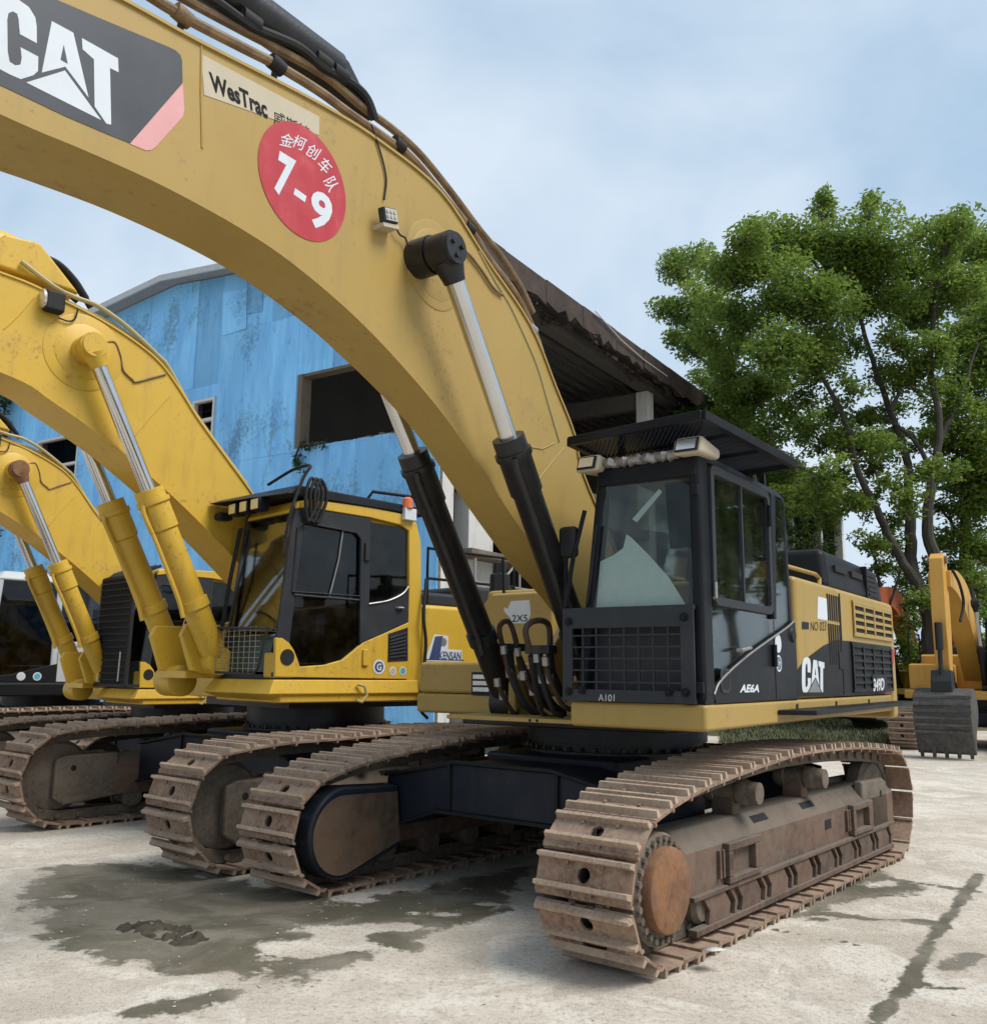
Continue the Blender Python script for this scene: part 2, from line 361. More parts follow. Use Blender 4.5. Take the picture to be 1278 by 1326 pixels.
def undercarriage(root, P, seed=1):
    G, Wd, fx, fr, rx, rr = P['G'], P['W'], P['fx'], P['fr'], P['rx'], P['rr']
    loop = outer_loop(fx, fr, rx, rr, P['tops']); pitch = P['pitch']
    shoe = shoe_mesh(Wd, pitch); shoe.materials.append(M['shoe']); shoe.materials.append(M['shoe_edge'])
    for sg in (1, -1):
        yc = sg * G / 2
        build_track(root, loop, yc, Wd, pitch, shoe, seed + (sg > 0))
        out_ = yc + sg * .19
        # side frame with a sloping dusty top and an outer face
        zt = P.get('ft', .66); prof = [(.19, .27), (.19, zt - .12), (.09, zt), (-.11, zt), (-.19, zt - .10), (-.19, .27)]
        xa, xb = P['frx'], P['ffx']
        b = MB(); b.prism([(yc + sg * a, z) for a, z in prof], 'x', xa, xb)
        f = b.obj('track_frame', 'frame_rust', root, bevel=.02)
        # ledge and rail of the roller guard, with chevron openings left between its plates
        b = MB(); b.box(xa + .1, xb - .05, *sorted((out_ - sg * .03, out_ + sg * .035)), .285, .315); b.box(xa + .15, xb - .08, *sorted((out_ - sg * .03, out_ + sg * .03)), .085, .125)
        b.obj('guard_rail', 'frame_rust', f, bevel=.006)
        nb = 8; st = (xb - xa - .35) / nb
        for k in range(nb):
            x = xa + .18 + k * st
            def e(xx): return [(xx + .05, .287), (xx - .03, .20), (xx - .01, .123)]
            for a0, a1 in ((.0, .035), (.105, st - .075)):
                l, r2 = e(x + a0), e(x + a1)
                MB().prism(l + r2[::-1], 'y', out_ - sg * .01, out_ + sg * .02).obj('guard_plate', 'frame_rust', f, bevel=.004)
        for k in range(8):
            x = xa + .25 + (xb - xa - .5) * k / 7
            roller(MB(), x, yc, .235, .115).obj('track_roller', 'grey_rust', root)
        for x in P['carriers']:
            b = roller(MB(), x, yc + sg * .02, P['cz'], .085, .34); b.cyl((x, out_ - sg * .01, P['cz']), (x, out_ + sg * .06, P['cz']), .075, .072, 20)
            b.obj('carrier_roller', 'grey_rust', root)
            MB().box(x - .06, x + .06, yc - .08, yc + .08, zt - .02, P['cz']).obj('roller_bracket', 'frame_rust', root, bevel=.01)
        # brackets, lugs and small windows on the outer face
        for x, w in P['lugs']:
            b = MB(); y0, y1 = sorted((out_ - .005, out_ + sg * .05))
            b.box(x - w / 2, x + w / 2, y0, y1, .32, .36); b.box(x - w / 2, x + w / 2, y0, y1, zt - .165, zt - .115)
            b.box(x - w / 2, x - w / 2 + .1, y0, y1, .36, zt - .165); b.box(x + w / 2 - .06, x + w / 2, y0, y1, .36, zt - .165)
            b.obj('frame_bracket', 'frame_rust', f, bevel=.008)
            for q in (-.05, .0):
                MB().box(x + w / 2 + .06 + q, x + w / 2 + .085 + q, *sorted((out_ - .004, out_ + sg * .025)), .36, .53).obj('stop_block', 'frame_rust', f, bevel=.004)
        for x in P['ports']:
            MB().box(x - .07, x + .07, *sorted((out_ - sg * .02, out_ + sg * .003)), .43, .50).obj('port', 'hole', f)
        for x in P['slots']:
            MB().hexa([(x - .13, yc + sg * .11, zt - .030), (x + .13, yc + sg * .11, zt - .030), (x + .13, yc + sg * .145, zt - .072), (x - .13, yc + sg * .145, zt - .072),
                       (x - .13, yc + sg * .111, zt - .0245), (x + .13, yc + sg * .111, zt - .0245), (x + .13, yc + sg * .146, zt - .0665), (x - .13, yc + sg * .146, zt - .0665)]).obj('slot', 'hole', f)
        wheel_ends = [(fx, fr, P['front'], 1), (rx, rr, P['rear'], -1)]
        for wx, wr, kind, dr in wheel_ends:
            rp = wr - .155
            if kind == 'sprocket':
                b = MB(); nt = 21; ring = []
                prof = []
                for k in range(nt * 4):
                    a = 2 * math.pi * k / (nt * 4); q = rp + (.045 if k % 4 in (1, 2) else 0); prof.append((wx + q * math.cos(a), wr + q * math.sin(a)))
                b.prism(prof, 'y', yc - .03, yc + .03); b.obj('sprocket', 'grey_rust', root, bevel=.004)
                b = MB(); b.lathe((wx, yc + sg * .03, wr), (wx, yc + sg, wr), [(0, .28), (.10, .30), (.215, .30), (.23, .285), (.23, .2)], 36)
                dr_ = b.obj('drive_ring', 'grey_rust', root)
                for k in range(26):
                    a = 2 * math.pi * k / 26; p = (wx + .268 * math.cos(a), yc + sg * .258, wr + .268 * math.sin(a)); MB().bolt(p, (0, sg, 0), .021, .022).obj('bolt', 'grey_rust', dr_)
                MB().lathe((wx, yc + sg * .25, wr), (wx, yc + sg, wr), [(0, .225), (.055, .23), (.07, .222), (.078, .20), (.083, .12), (.085, .0)], 40).obj('drive_hub', 'disc_rust', root)
                b = MB()   # travel motor guard, inner side
                cx = wx - .03; r = wr * .74; pear = [(cx + r * math.cos(a), wr + r * math.sin(a)) for a in np.linspace(-2.0, 1.75, 22)] + [(cx - .56, wr + .30), (cx - .60, wr - .16)]
                yi = yc - sg * .16
                b.prism(pear, 'y', yi, yi - sg * .20); g = b.obj('motor_guard', 'navy', root, bevel=.03)
                small = [(cx + .02 + (r - .05) * math.cos(a), wr - .01 + (r - .05) * math.sin(a)) for a in np.linspace(-1.9, 1.65, 22)] + [(cx - .53, wr + .25), (cx - .57, wr - .12)]
                MB().prism(small, 'y', yi - sg * .20, yi - sg * .212).obj('guard_plate', 'guard_brown', g, bevel=.004)
            else:
                b = MB(); b.lathe((wx, yc - .10, wr), (wx, yc + 1, wr), [(0, .08), (0, rp - .06), (.01, rp - .02), (.035, rp - .005), (.05, rp + .02), (.15, rp + .02), (.165, rp - .005), (.19, rp - .02), (.20, rp - .06), (.20, .08)], 44)
                b.obj('idler', 'grey_rust', root)
                for s2 in (1, -1):
                    ys = yc + s2 * .105; w = MB(); r3 = .17
                    pl = [(wx + dr * (-.62), wr - .24), (wx + dr * (-.62), wr + .22), (wx + dr * (-.05), wr + .21), (wx + dr * .06, wr + .17), (wx + dr * .06, wr - .22), (wx + dr * -.05, wr - .29)]
                    w.prism(pl, 'y', ys, ys + s2 * .085); yk = w.obj('idler_yoke', 'grey_rust', root, bevel=.025)
                    w = MB(); w.cyl((wx - dr * .13, ys + s2 * .084, wr + .08), (wx - dr * .13, ys + s2 * .088, wr + .08), .03, n=16); w.obj('bolt_hole', 'hole', yk)
    # car body: arched beams joining both frames
    yb = G / 2 - .19; b = MB(); hz = P.get('beam_z', .95)
    b.box(-1.0, 1.0, -.62, .62, .50, hz + .04); b.obj('car_body', 'navy', root, bevel=.03)
    for sgn in (1, -1):
        x0, x1 = sorted((sgn * P.get('beam_in', .72), sgn * P['beam_out']))
        arch = [(-yb, .40), (-yb, .80), (-.45, hz - .01), (.45, hz - .01), (yb, .80), (yb, .40), (.62, .58), (-.62, .58)]
        bo = MB().prism(arch, 'x', x0, x1).obj('frame_beam', 'navy', root, bevel=.02)
        xo = x1 if sgn > 0 else x0
        fl = MB(); c = sgn * .03
        for z0, z1 in ((0, 0),):
            fl.prism([(-yb, .385), (-yb, .41), (-.62, .59), (.62, .59), (yb, .41), (yb, .385), (.62, .565), (-.62, .565)], 'x', xo - c * .2, xo + c)
            fl.prism([(-yb, .795), (-yb, .82), (-.45, hz + .012), (.45, hz + .012), (yb, .82), (yb, .795), (.45, hz - .013), (-.45, hz - .013)], 'x', xo - c * .2, xo + c)
            fl.box(*sorted((xo - c * .3, xo + c * .8)), .48, .505, .60, hz - .015); fl.box(*sorted((xo - c * .3, xo + c * .8)), -.505, -.48, .60, hz - .015)
        fl.obj('beam_flange', 'cat_black', bo, bevel=.004)
    z1 = P['deck_z']
    b = MB(); b.lathe((0, 0, hz), (0, 0, 9), [(0, .80), (.06, .80), (.06, .72), (.12, .72), (.12, .76), (z1 - hz + .02, .76), (z1 - hz + .02, 0)], 48); b.obj('turntable', 'greasy_black', root)
    b = MB()
    for k in range(40):
        a = 2 * math.pi * k / 40; b.bolt((.755 * math.cos(a), .755 * math.sin(a), hz + .062), (0, 0, 1), .02, .03)
    b.obj('turntable_bolt_ring', 'greasy_black', root)
# ================================================================ the tan excavator in front
YU, DY = 4.0299, .0699
AX, AY = 1.07207, 8.09874
T = Frame(AX, AY, YU + DY); U = Frame(AX, AY, YU)
A = thing('excavator', 'tan excavator with black cab and mesh guard, boom bearing red 7-9 disc', 'excavator', (AX, AY, 0), YU, 'excavators parked side by side')
undercarriage(A, dict(G=2.7227, W=.614, fx=2.185, fr=.445, rx=-2.12, rr=.5, pitch=.218, tops=[(1.88, .963), (1.29, 1.025), (.8, 1.061), (.23, 1.092), (-.4, 1.092), (-1.14, 1.068), (-1.76, 1.026)],
    frx=-2.35, ffx=1.78, ft=.68, carriers=(.80, -.45), cz=.83, lugs=((1.02, .50), (-1.35, .50)), ports=(-.62,), slots=(.55, -.35), front='sprocket', rear='idler', beam_out=1.57, deck_z=1.265), 11)
def up(b, name, mat, parent=None, **k): return b.obj(name, mat, parent or A, 0 if parent else DY, **k)
def side(px, y=1.53): p = T.on(px, 'y', y); return (p[0], p[2])
def face(px, x=1.745): p = T.on(px, 'x', x); return (p[1], p[2])

# --- revolving deck
b = MB(); b.prism([(-3.3, 1.53), (1.745, 1.53), (1.745, .56), (1.02, .56), (1.02, -.56), (.85, -.56), (.85, -1.52), (-3.3, -1.52)], 'z', 1.268, 1.435)
deck = up(b, 'deck', 'cat_yellow', bevel=.025)
up(MB().box(-2.6, 1.0, -.9, .9, 1.20, 1.267), 'swing_frame', 'greasy_black', bevel=.01)
for x in (-.05, -1.15, -2.3): up(MB().cyl((x, 1.531, 1.385), (x, 1.537, 1.385), .022, n=14), 'bolt_hole', 'hole', deck)
st = up(MB().hexa([(-3.55, 1.535, 1.335), (.42, 1.535, 1.335), (.30, 1.78, 1.335), (-3.55, 1.74, 1.335), (-3.55, 1.535, 1.37), (.42, 1.535, 1.37), (.30, 1.78, 1.37), (-3.55, 1.74, 1.37)]), 'step_board', 'cat_black', bevel=.006)
up(MB().box(.95, 1.60, -.60, .55, 1.27, 1.30), 'front_plate', 'cat_yellow', bevel=.006)
for k in (0, 1): up(MB().cyl((1.6005, .15 + .06 * k, 1.285), (1.603, .15 + .06 * k, 1.285), .011, n=12), 'bolt_hole', 'hole', deck)

# --- cab: pillars, panels, glass
cz0, cz1 = 1.437, 3.03
b = MB()
fl0, fl1 = (1.735, 1.525, cz0), (1.73, 1.515, cz1); fr0, fr1 = (1.735, .60, cz0), (1.72, .775, cz1)
rl0, rl1 = (-.115, 1.525, cz0), (-.06, 1.505, cz1); rr0, rr1 = (-.115, .60, cz0), (-.06, .75, cz1)
def pillar(p0, p1, wx, wy, dx, dy): # square tube whose outer corner runs p0-p1
    c = []
    for p in (p0, p1): c += [(p[0], p[1], p[2]), (p[0] + dx * wx, p[1], p[2]), (p[0] + dx * wx, p[1] + dy * wy, p[2]), (p[0], p[1] + dy * wy, p[2])]
    q = MB(); q.hexa(c)
    if dx * dy < 0: q.f = [f[::-1] for f in q.f]
    b.add(q.v, q.f)
pillar(fl0, fl1, .17, .075, -1, -1); pillar(fr0, fr1, .12, .07, -1, 1); pillar(rl0, rl1, .09, .08, 1, -1); pillar(rr0, rr1, .09, .08, 1, 1)
cab = up(MB().box(-.11, 1.73, .61, 1.52, cz0 - .001, cz0 + .03), 'cab', 'cab_black')
for i in range(4):
    q = MB(); q.add(b.v[i * 8:i * 8 + 8], [tuple(k - i * 8 for k in f) for f in b.f[i * 6:i * 6 + 6]]); up(q, 'pillar', 'cab_black', cab, bevel=.028, seg=3)
b = MB(); b.hexa([(-.075, .74, 3.0), (1.735, .765, 3.0), (1.735, 1.52, 3.0), (-.075, 1.51, 3.0), (0.0, .79, 3.085), (1.66, .82, 3.085), (1.66, 1.47, 3.085), (0.0, 1.46, 3.085)])
up(b, 'roof', 'cab_black', cab, bevel=.03, seg=3)
up(MB().hexa([(1.66, .77, 2.885), (1.742, .77, 2.885), (1.742, 1.5, 2.885), (1.66, 1.5, 2.885), (1.65, .78, 3.01), (1.732, .78, 3.01), (1.732, 1.5, 3.01), (1.65, 1.5, 3.01)]), 'windshield_header', 'cab_black', cab, bevel=.015)
# left side: curved lower panel
curve = [side(p) for p in ((930, 893), (936, 878), (950, 862), (972, 842), (998, 822), (1020, 806), (1031, 796))]
low = [(1.735, cz0), (1.60, cz0)] + [] ; cs = [tuple(p) for p in spline(curve, 5)]
pan = [(1.575, cz0)] + cs + [(-.115, cs[-1][1]), (-.115, cz0)]
up(MB().prism(pan, 'y', 1.528, 1.50), 'side_panel', 'cab_black', cab, bevel=.006)
up(MB().tube([(x, 1.531, z) for x, z in cs], .007, 8), 'trim_strip', 'steel', cab)
up(MB().prism([(1.57, cz0), (1.57, 2.98), (-.03, 2.98), (-.03, cs[-1][1] - .1), (-.03, cz0)], 'y', 1.508, 1.502), 'side_glass', 'glass', cab)
def frame_rect(x0, x1, z0, z1, y0, y1, w, mat, name, parent, r=.08, n=5):
    def rr_(x0, x1, z0, z1, r):
        o = []
        for cx, cz, a0 in ((x1 - r, z1 - r, 0), (x0 + r, z1 - r, 90), (x0 + r, z0 + r, 180), (x1 - r, z0 + r, 270)):
            o += [(cx + r * math.cos(R(a0 + 90 * k / n)), cz + r * math.sin(R(a0 + 90 * k / n))) for k in range(n + 1)]
        return o
    O, I = rr_(x0, x1, z0, z1, r), rr_(x0 + w, x1 - w, z0 + w, z1 - w, max(.01, r - w)); m = len(O); q = MB()
    vs = [(x, y, z) for y in (y0, y1) for P in (O, I) for x, z in P]; fs = []
    for k in range(m):
        j = (k + 1) % m
        fs += [(k, j, m + j, m + k), (2 * m + j, 2 * m + k, 3 * m + k, 3 * m + j), (j, k, 2 * m + k, 2 * m + j), (m + k, m + j, 3 * m + j, 3 * m + k)]
    q.add(vs, fs); return q.obj(name, mat, parent, 0, bevel=.004)
frame_rect(.40, 1.57, 2.06, 2.99, 1.506, 1.536, .055, 'cab_grey', 'door_window_frame', cab)
up(MB().box(.985, 1.01, 1.51, 1.53, 2.11, 2.94), 'window_slide_bar', 'cab_grey', cab)
up(MB().prism([(.36, 2.03), (.42, 2.03), (.385, 2.99), (.27, 2.99)], 'y', 1.50, 1.537), 'door_post', 'cab_black', cab, bevel=.01)
up(MB().tube([(1.20, 1.535, 1.78), (1.20, 1.565, 1.78), (1.02, 1.565, 1.80), (1.02, 1.535, 1.80)], .012, 8), 'door_handle', 'steel', cab)
frame_rect(1.33, 1.50, 1.50, 1.66, 1.527, 1.534, .02, 'cab_grey', 'vent_frame', cab, .05)
up(MB().box(1.35, 1.48, 1.525, 1.531, 1.52, 1.64), 'vent', 'rubber', cab)
up(MB().box(.405, .417, 1.5275, 1.531, cz0 + .01, 2.02), 'door_seam', 'rubber', cab)
for z in (1.68, 2.72): up(MB().cyl((.46, 1.545, z), (.46, 1.545, z + .16), .018, n=12), 'hinge', 'cab_black', cab)
up(MB().cyl((-.02, 1.528, 1.93), (-.02, 1.545, 1.93), .06, .05, 20), 'side_cap', 'rubber', cab)
up(MB().tube([(1.62, 1.55, 2.1), (1.62, 1.565, 2.1), (1.62, 1.565, 2.2)], .012, 8), 'latch', 'steel', cab)
# rear and right walls
up(MB().hexa([(-.11, .62, 1.45), (-.09, .62, 1.45), (-.09, 1.5, 1.45), (-.11, 1.5, 1.45), (-.09, .70, 2.0), (-.07, .70, 2.0), (-.07, 1.5, 2.0), (-.09, 1.5, 2.0)]), 'rear_panel', 'interior', cab)
up(MB().hexa([(-.09, .70, 2.0), (-.085, .70, 2.0), (-.085, 1.46, 2.0), (-.09, 1.46, 2.0), (-.06, .77, 3.0), (-.055, .77, 3.0), (-.055, 1.46, 3.0), (-.06, 1.46, 3.0)]), 'rear_glass', 'glass', cab)
up(MB().hexa([(-.05, .612, 1.45), (1.65, .612, 1.45), (1.65, .617, 1.45), (-.05, .617, 1.45), (-.02, .775, 3.0), (1.65, .785, 3.0), (1.65, .79, 3.0), (-.02, .78, 3.0)]), 'right_glass', 'glass', cab)
up(MB().hexa([(-.05, .618, 1.45), (1.65, .618, 1.45), (1.65, .635, 1.45), (-.05, .635, 1.45), (-.02, .68, 2.0), (1.65, .68, 2.0), (1.65, .695, 2.0), (-.02, .695, 2.0)]), 'right_panel', 'interior', cab)
# windshield with a pale sheet standing in for its sky reflection, and seat, console, wiper
up(MB().hexa([(1.712, .675, 2.03), (1.718, .675, 2.03), (1.718, 1.46, 2.03), (1.712, 1.46, 2.03), (1.702, .80, 2.93), (1.708, .80, 2.93), (1.708, 1.46, 2.93), (1.702, 1.46, 2.93)]), 'windshield', 'glass', cab)
sky_reflection = [face(p, 1.69) for p in ((770, 786), (776, 725), (795, 716), (808, 706), (812, 688), (818, 692), (842, 715), (868, 743), (896, 786))]
up(MB().prism(sky_reflection, 'x', 1.688, 1.690), 'reflection_sheet', 'sky_reflection', cab)
fr2 = [face(p, 1.66) for p in ((818, 668), (852, 628), (856, 632), (824, 672))]  # narrow streak of the same painted reflection
up(MB().prism(fr2, 'x', 1.65, 1.652), 'reflection_strip', 'sky_reflection', cab)
s1 = MB(); s1.box(.35, .85, .85, 1.35, 1.85, 2.0); s1.hexa([(.22, .86, 1.98), (.38, .86, 1.98), (.38, 1.34, 1.98), (.22, 1.34, 1.98), (.05, .92, 2.75), (.18, .92, 2.75), (.18, 1.28, 2.75), (.05, 1.28, 2.75)]); s1.box(.4, .8, .9, 1.3, 1.46, 1.85)
up(s1, 'seat', 'seat', cab, bevel=.05, seg=3)
for y in (.74, 1.40): up(MB().box(.45, 1.05, y - .07, y + .07, 1.5, 2.05), 'console', 'interior', cab, bevel=.03)
for y in (.76, 1.40): up(MB().tube([(.95, y, 2.05), (1.0, y, 2.2), (1.0, y, 2.26)], [.012, .012, .028], 10), 'control_lever', 'rubber', cab)
up(MB().box(1.35, 1.45, 1.0, 1.16, 1.9, 2.28), 'monitor', 'interior', cab, bevel=.02)
up(MB().hexa([(1.705, 1.30, 2.42), (1.715, 1.30, 2.42), (1.715, 1.47, 2.42), (1.705, 1.47, 2.42), (1.70, 1.27, 2.86), (1.71, 1.27, 2.86), (1.71, 1.47, 2.86), (1.70, 1.47, 2.86)]), 'sun_blind', 'dark_glass', cab)
up(MB().tube([(1.75, .70, 2.08), (1.76, .74, 2.3), (1.75, .78, 2.62)], .011, 6), 'wiper', 'rubber', cab)
b = MB(); b.tube([(1.74, .60, 2.0), (1.78, .55, 2.15), (1.78, .56, 2.45)], .014, 8); up(b, 'mirror_stalk', 'cab_black', cab)
up(MB().box(1.73, 1.80, .50, .64, 2.40, 2.62), 'mirror', 'rubber', cab, bevel=.03)
up(MB().tube([(1.80, .56, 2.06), (1.79, .62, 2.4), (1.77, .70, 2.72)], .016, 8), 'grab_rail', 'cab_black', cab)
for z in (1.50, 2.75): up(MB().box(1.735, 1.765, 1.47, 1.52, z, z + .07), 'hinge', 'cab_black', cab, bevel=.008)

# --- guard over the lower windshield
gy0, gy1, gz0, gz1 = .53, 1.475, 1.437, 2.052
iy0, iz0 = face((750, 890)); iy1, iz1 = face((887, 806))
b = MB()
for y0, y1, z0, z1 in ((gy0, iy0, gz0, gz1), (iy1, gy1, gz0, gz1), (iy0, iy1, gz0, iz0), (iy0, iy1, iz1, gz1)): b.box(1.765, 1.785, y0, y1, z0, z1)
g = up(b, 'window_guard', 'cab_grey')
b = MB(); b.box(1.745, 1.765, gy0, gy1, gz0, gz0 + .03); b.box(1.745, 1.765, gy0, gy1, gz1 - .03, gz1); up(b, 'guard_rim', 'cab_grey', g)
up(MB().box(1.60, 1.62, gy0 + .08, gy1 - .02, 1.45, 2.03), 'kick_panel', 'interior', cab)
for k in range(7):
    y = iy0 + (iy1 - iy0) * (k + .75) / 7.6; up(MB().box(1.768, 1.779, y - .006, y + .006, iz0, iz1), 'guard_bar', 'cab_grey', g)
for k in range(5):
    z = iz0 + (iz1 - iz0) * (k + .65) / 5.3; up(MB().box(1.776, 1.786, iy0, iy1, z - .005, z + .005), 'guard_bar', 'cab_grey', g)
for y, z in ((gy0 + .05, gz0 + .06), (gy0 + .15, gz0 + .07), (gy1 - .06, gz0 + .07), (gy1 - .17, gz0 + .07), (gy0 + .05, gz1 - .09), (gy1 - .06, gz1 - .08)):
    q = MB(); q.cyl((1.785, y, z), (1.795, y, z), .028, n=16); q.cyl((1.795, y, z), (1.81, y, z), .017, n=6); up(q, 'bolt', 'cab_black', g)
def rect_text(name, body, fr, ax, val, pl, pr, ptl, mat, parent, bold=.01, shear=0, root=None):
    """lettering on a plane of a frame, given by the pixels of its lower left, lower right and upper left"""
    o, r, t = (fr.on(p, ax, val) for p in (pl, pr, ptl)); return flat_text(name, body, o, r - o, t - o, mat, parent, 0, bold, None, shear)
rect_text('chalk_number', 'A101', T, 'x', 1.7872, (780, 905), (801, 905), (780, 896), 'offwhite', g, .0)

# --- canopy over the cab with woven mesh, lamps and a wrapped bundle
vis = [(1.80, .60), (1.925, 1.63), (.47, 1.755), (.36, .62)]; zv = lambda x, y: 3.145 + .05 * (x - .4) / 1.4 + .02
def vpt(a, c, dz=0):
    p = np.array(vis[0]) * (1 - a) * (1 - c) + np.array(vis[1]) * a * (1 - c) + np.array(vis[2]) * a * c + np.array(vis[3]) * (1 - a) * c
    return (p[0], p[1], zv(*p) + dz)
b = MB(); cs4 = [vpt(0, 0), vpt(1, 0), vpt(1, 1), vpt(0, 1)]
for i in range(4): b.beam(cs4[i], cs4[(i + 1) % 4], .05, .06)
for c in (.33, .66): b.beam(vpt(0, c, .0), vpt(1, c, .0), .03, .03)
can = up(b, 'canopy', 'cab_black', bevel=.004)
b = MB()
for k in range(-28, 30):
    for sgn in (1, -1):
        pts = []
        for t in np.linspace(0, 1, 2):
            pass
        a0, c0 = (k / 28.0, 0) ; a1, c1 = a0 + sgn * 1.0, 1.0
        lo = max(0.0, (0 - a0) / (sgn * 1.0) if sgn > 0 else (a0 - 1) / 1.0); hi = min(1.0, (1 - a0) / 1.0 if sgn > 0 else a0 / 1.0)
        if hi - lo > .02: b.beam(vpt(a0 + sgn * lo, lo, .008 * sgn), vpt(a0 + sgn * hi, hi, .008 * sgn), .014, .006)
tag(up(b, 'canopy_mesh', 'cab_black', can), kind='stuff')
for x, y in ((1.5, .85), (1.5, 1.45), (.15, .85), (.3, 1.45)): up(MB().beam((x, y, 3.06), (x, y, zv(x, y)), .04, .04, (1, 0, 0)), 'canopy_post', 'cab_black', can)
for (y0, y1, z0) in ((1.38, 1.58, 3.015), (.66, .84, 2.985)):
    b = MB(); b.hexa([(1.45, y0 + .02, z0 + .02), (1.84, y0, z0 - .01), (1.84, y1, z0 - .01), (1.45, y1 - .02, z0 + .02), (1.45, y0 + .02, z0 + .09), (1.80, y0, z0 + .115), (1.80, y1, z0 + .115), (1.45, y1 - .02, z0 + .09)])
    lam = up(b, 'work_lamp', 'beige', cab, bevel=.025, seg=3)
    up(MB().hexa([(1.838, y0 + .015, z0 + .0), (1.846, y0 + .015, z0 + .0), (1.846, y1 - .015, z0 + .0), (1.838, y1 - .015, z0 + .0), (1.802, y0 + .015, z0 + .105), (1.812, y0 + .015, z0 + .105), (1.812, y1 - .015, z0 + .105), (1.802, y1 - .015, z0 + .105)]), 'lamp_bezel', 'cab_black', lam) if False else None
    cabin = up(MB().hexa([(1.841, y0 + .02, z0 + .008), (1.852, y0 + .02, z0 + .006), (1.852, y1 - .02, z0 + .006), (1.841, y1 - .02, z0 + .008), (1.806, y0 + .02, z0 + .10), (1.818, y0 + .02, z0 + .10), (1.818, y1 - .02, z0 + .10), (1.806, y1 - .02, z0 + .10)]), 'lamp_bezel', 'rubber', cab, bevel=.004)
    up(MB().hexa([(1.850, y0 + .035, z0 + .02), (1.857, y0 + .035, z0 + .02), (1.857, y1 - .035, z0 + .02), (1.850, y1 - .035, z0 + .02), (1.822, y0 + .035, z0 + .09), (1.829, y0 + .035, z0 + .09), (1.829, y1 - .035, z0 + .09), (1.822, y1 - .035, z0 + .09)]), 'lamp_lens', 'reflector', cab)
b = MB(); pth = [(1.74 + .012 * math.sin(k * 1.7), .86 + k * .026, 3.035 + .006 * math.sin(k * 2.3)) for k in range(21)]
b.tube(pth, [.034 + .007 * math.sin(k * 2.9) for k in range(21)], 10); up(b, 'wrapped_bundle', 'steel', cab)

# --- engine house, grilles, hood
hs = up(MB().box(-3.5, -.16, -1.50, 1.525, 1.437, 2.41), 'engine_house', 'cat_yellow', bevel=.045, seg=3)
blk = [side(p) for p in ((1038, 893), (1037, 862), (1044, 848), (1056, 838), (1070, 827), (1086, 819), (1104, 820), (1160, 829.5), (1157, 878), (1150, 887.5), (1100, 891))]
up(MB().prism(blk, 'y', 1.5255, 1.5285), 'black_side_paint', 'cat_black', hs)
rs = [side(p) for p in ((1161, 829.5), (1163, 829.7), (1158, 887), (1150, 888), (1155, 882))]
up(MB().prism(rs, 'y', 1.5255, 1.5285), 'red_stripe', 'red', hs)
def grille(px, cols, rows, mat, backmat, name):
    (xa, za), (xb, zb), (xc, zc), (xd, zd) = [side(p) for p in px]   # top left, top right, bottom right, bottom left
    x0, x1, z0, z1 = xa, (xb + xc) / 2, (zc + zd) / 2, (za + zb) / 2
    gb = up(MB().box(min(x0, x1), max(x0, x1), 1.5275, 1.5305, z0, z1), name, backmat, hs)
    up(MB().box(x1 - .03, x0 + .03, 1.5275, 1.545, z1, z1 + .03), 'grille_rim', mat, gb, bevel=.004); up(MB().box(x1 - .03, x0 + .03, 1.5275, 1.545, z0 - .03, z0), 'grille_rim', mat, gb, bevel=.004)
    for k in range(cols + 1): x = x0 + (x1 - x0) * k / cols; up(MB().box(x - .02, x + .02, 1.5305, 1.547, z0, z1), 'grille_bar', mat, gb, bevel=.003)
    for k in range(rows + 1):
        z = z0 + (z1 - z0) * k / rows
        up(MB().hexa([(min(x0, x1), 1.5305, z - .012), (max(x0, x1), 1.5305, z - .012), (max(x0, x1), 1.543, z - .02), (min(x0, x1), 1.543, z - .02), (min(x0, x1), 1.5305, z + .012), (max(x0, x1), 1.5305, z + .012), (max(x0, x1), 1.543, z + .004), (min(x0, x1), 1.543, z + .004)]), 'grille_bar', mat, gb)
grille(((1106, 767), (1157, 786), (1157, 818), (1106, 807)), 4, 4, 'cat_yellow', 'hole', 'upper_grille')
grille(((1106, 822), (1158, 832), (1158, 882), (1106, 880)), 4, 6, 'cat_black', 'hole', 'lower_grille')
for k in range(6):
    x = side((1076.5 + 2.8 * k, 800))[0]
    for z0, z1 in ((2.10, 2.33), (1.72, 2.07)): up(MB().box(x - .017, x + .017, 1.524, 1.531, z0, z1), 'vent_slot', 'hole', hs)
x = side((1092, 800))[0]; up(MB().box(x - .012, x + .012, 1.524, 1.533, 1.46, 2.36), 'panel_seam', 'cat_black', hs)
up(MB().box(side((1096, 850))[0], side((1091, 850))[0], 1.527, 1.536, 1.68, 1.83), 'latch_recess', 'rubber', hs, bevel=.004)
rect_text('model_lettering', '349D', T, 'y', 1.549, (1136, 885), (1150, 883), (1136, 868), 'white', hs, .03)
up(MB().box(side((1151, 880))[0] - .02, side((1134, 880))[0] + .03, 1.547, 1.5485, 1.47, 1.64), 'model_plate', 'cat_black', hs)
rect_text('unit_number', 'NO 023', T, 'y', 1.527, (1053, 808), (1073, 807), (1053, 796), 'cat_black', hs, .0)
up(MB().prism([side(p) for p in ((1042, 796), (1051, 797), (1051, 806), (1042, 806))], 'y', 1.5255, 1.527), 'unit_plate', 'cat_black', hs)
up(MB().prism([side(p) for p in ((1062, 763), (1075, 766), (1075, 794), (1062, 792))], 'y', 1.5255, 1.527), 'paper_notice', 'white', hs)
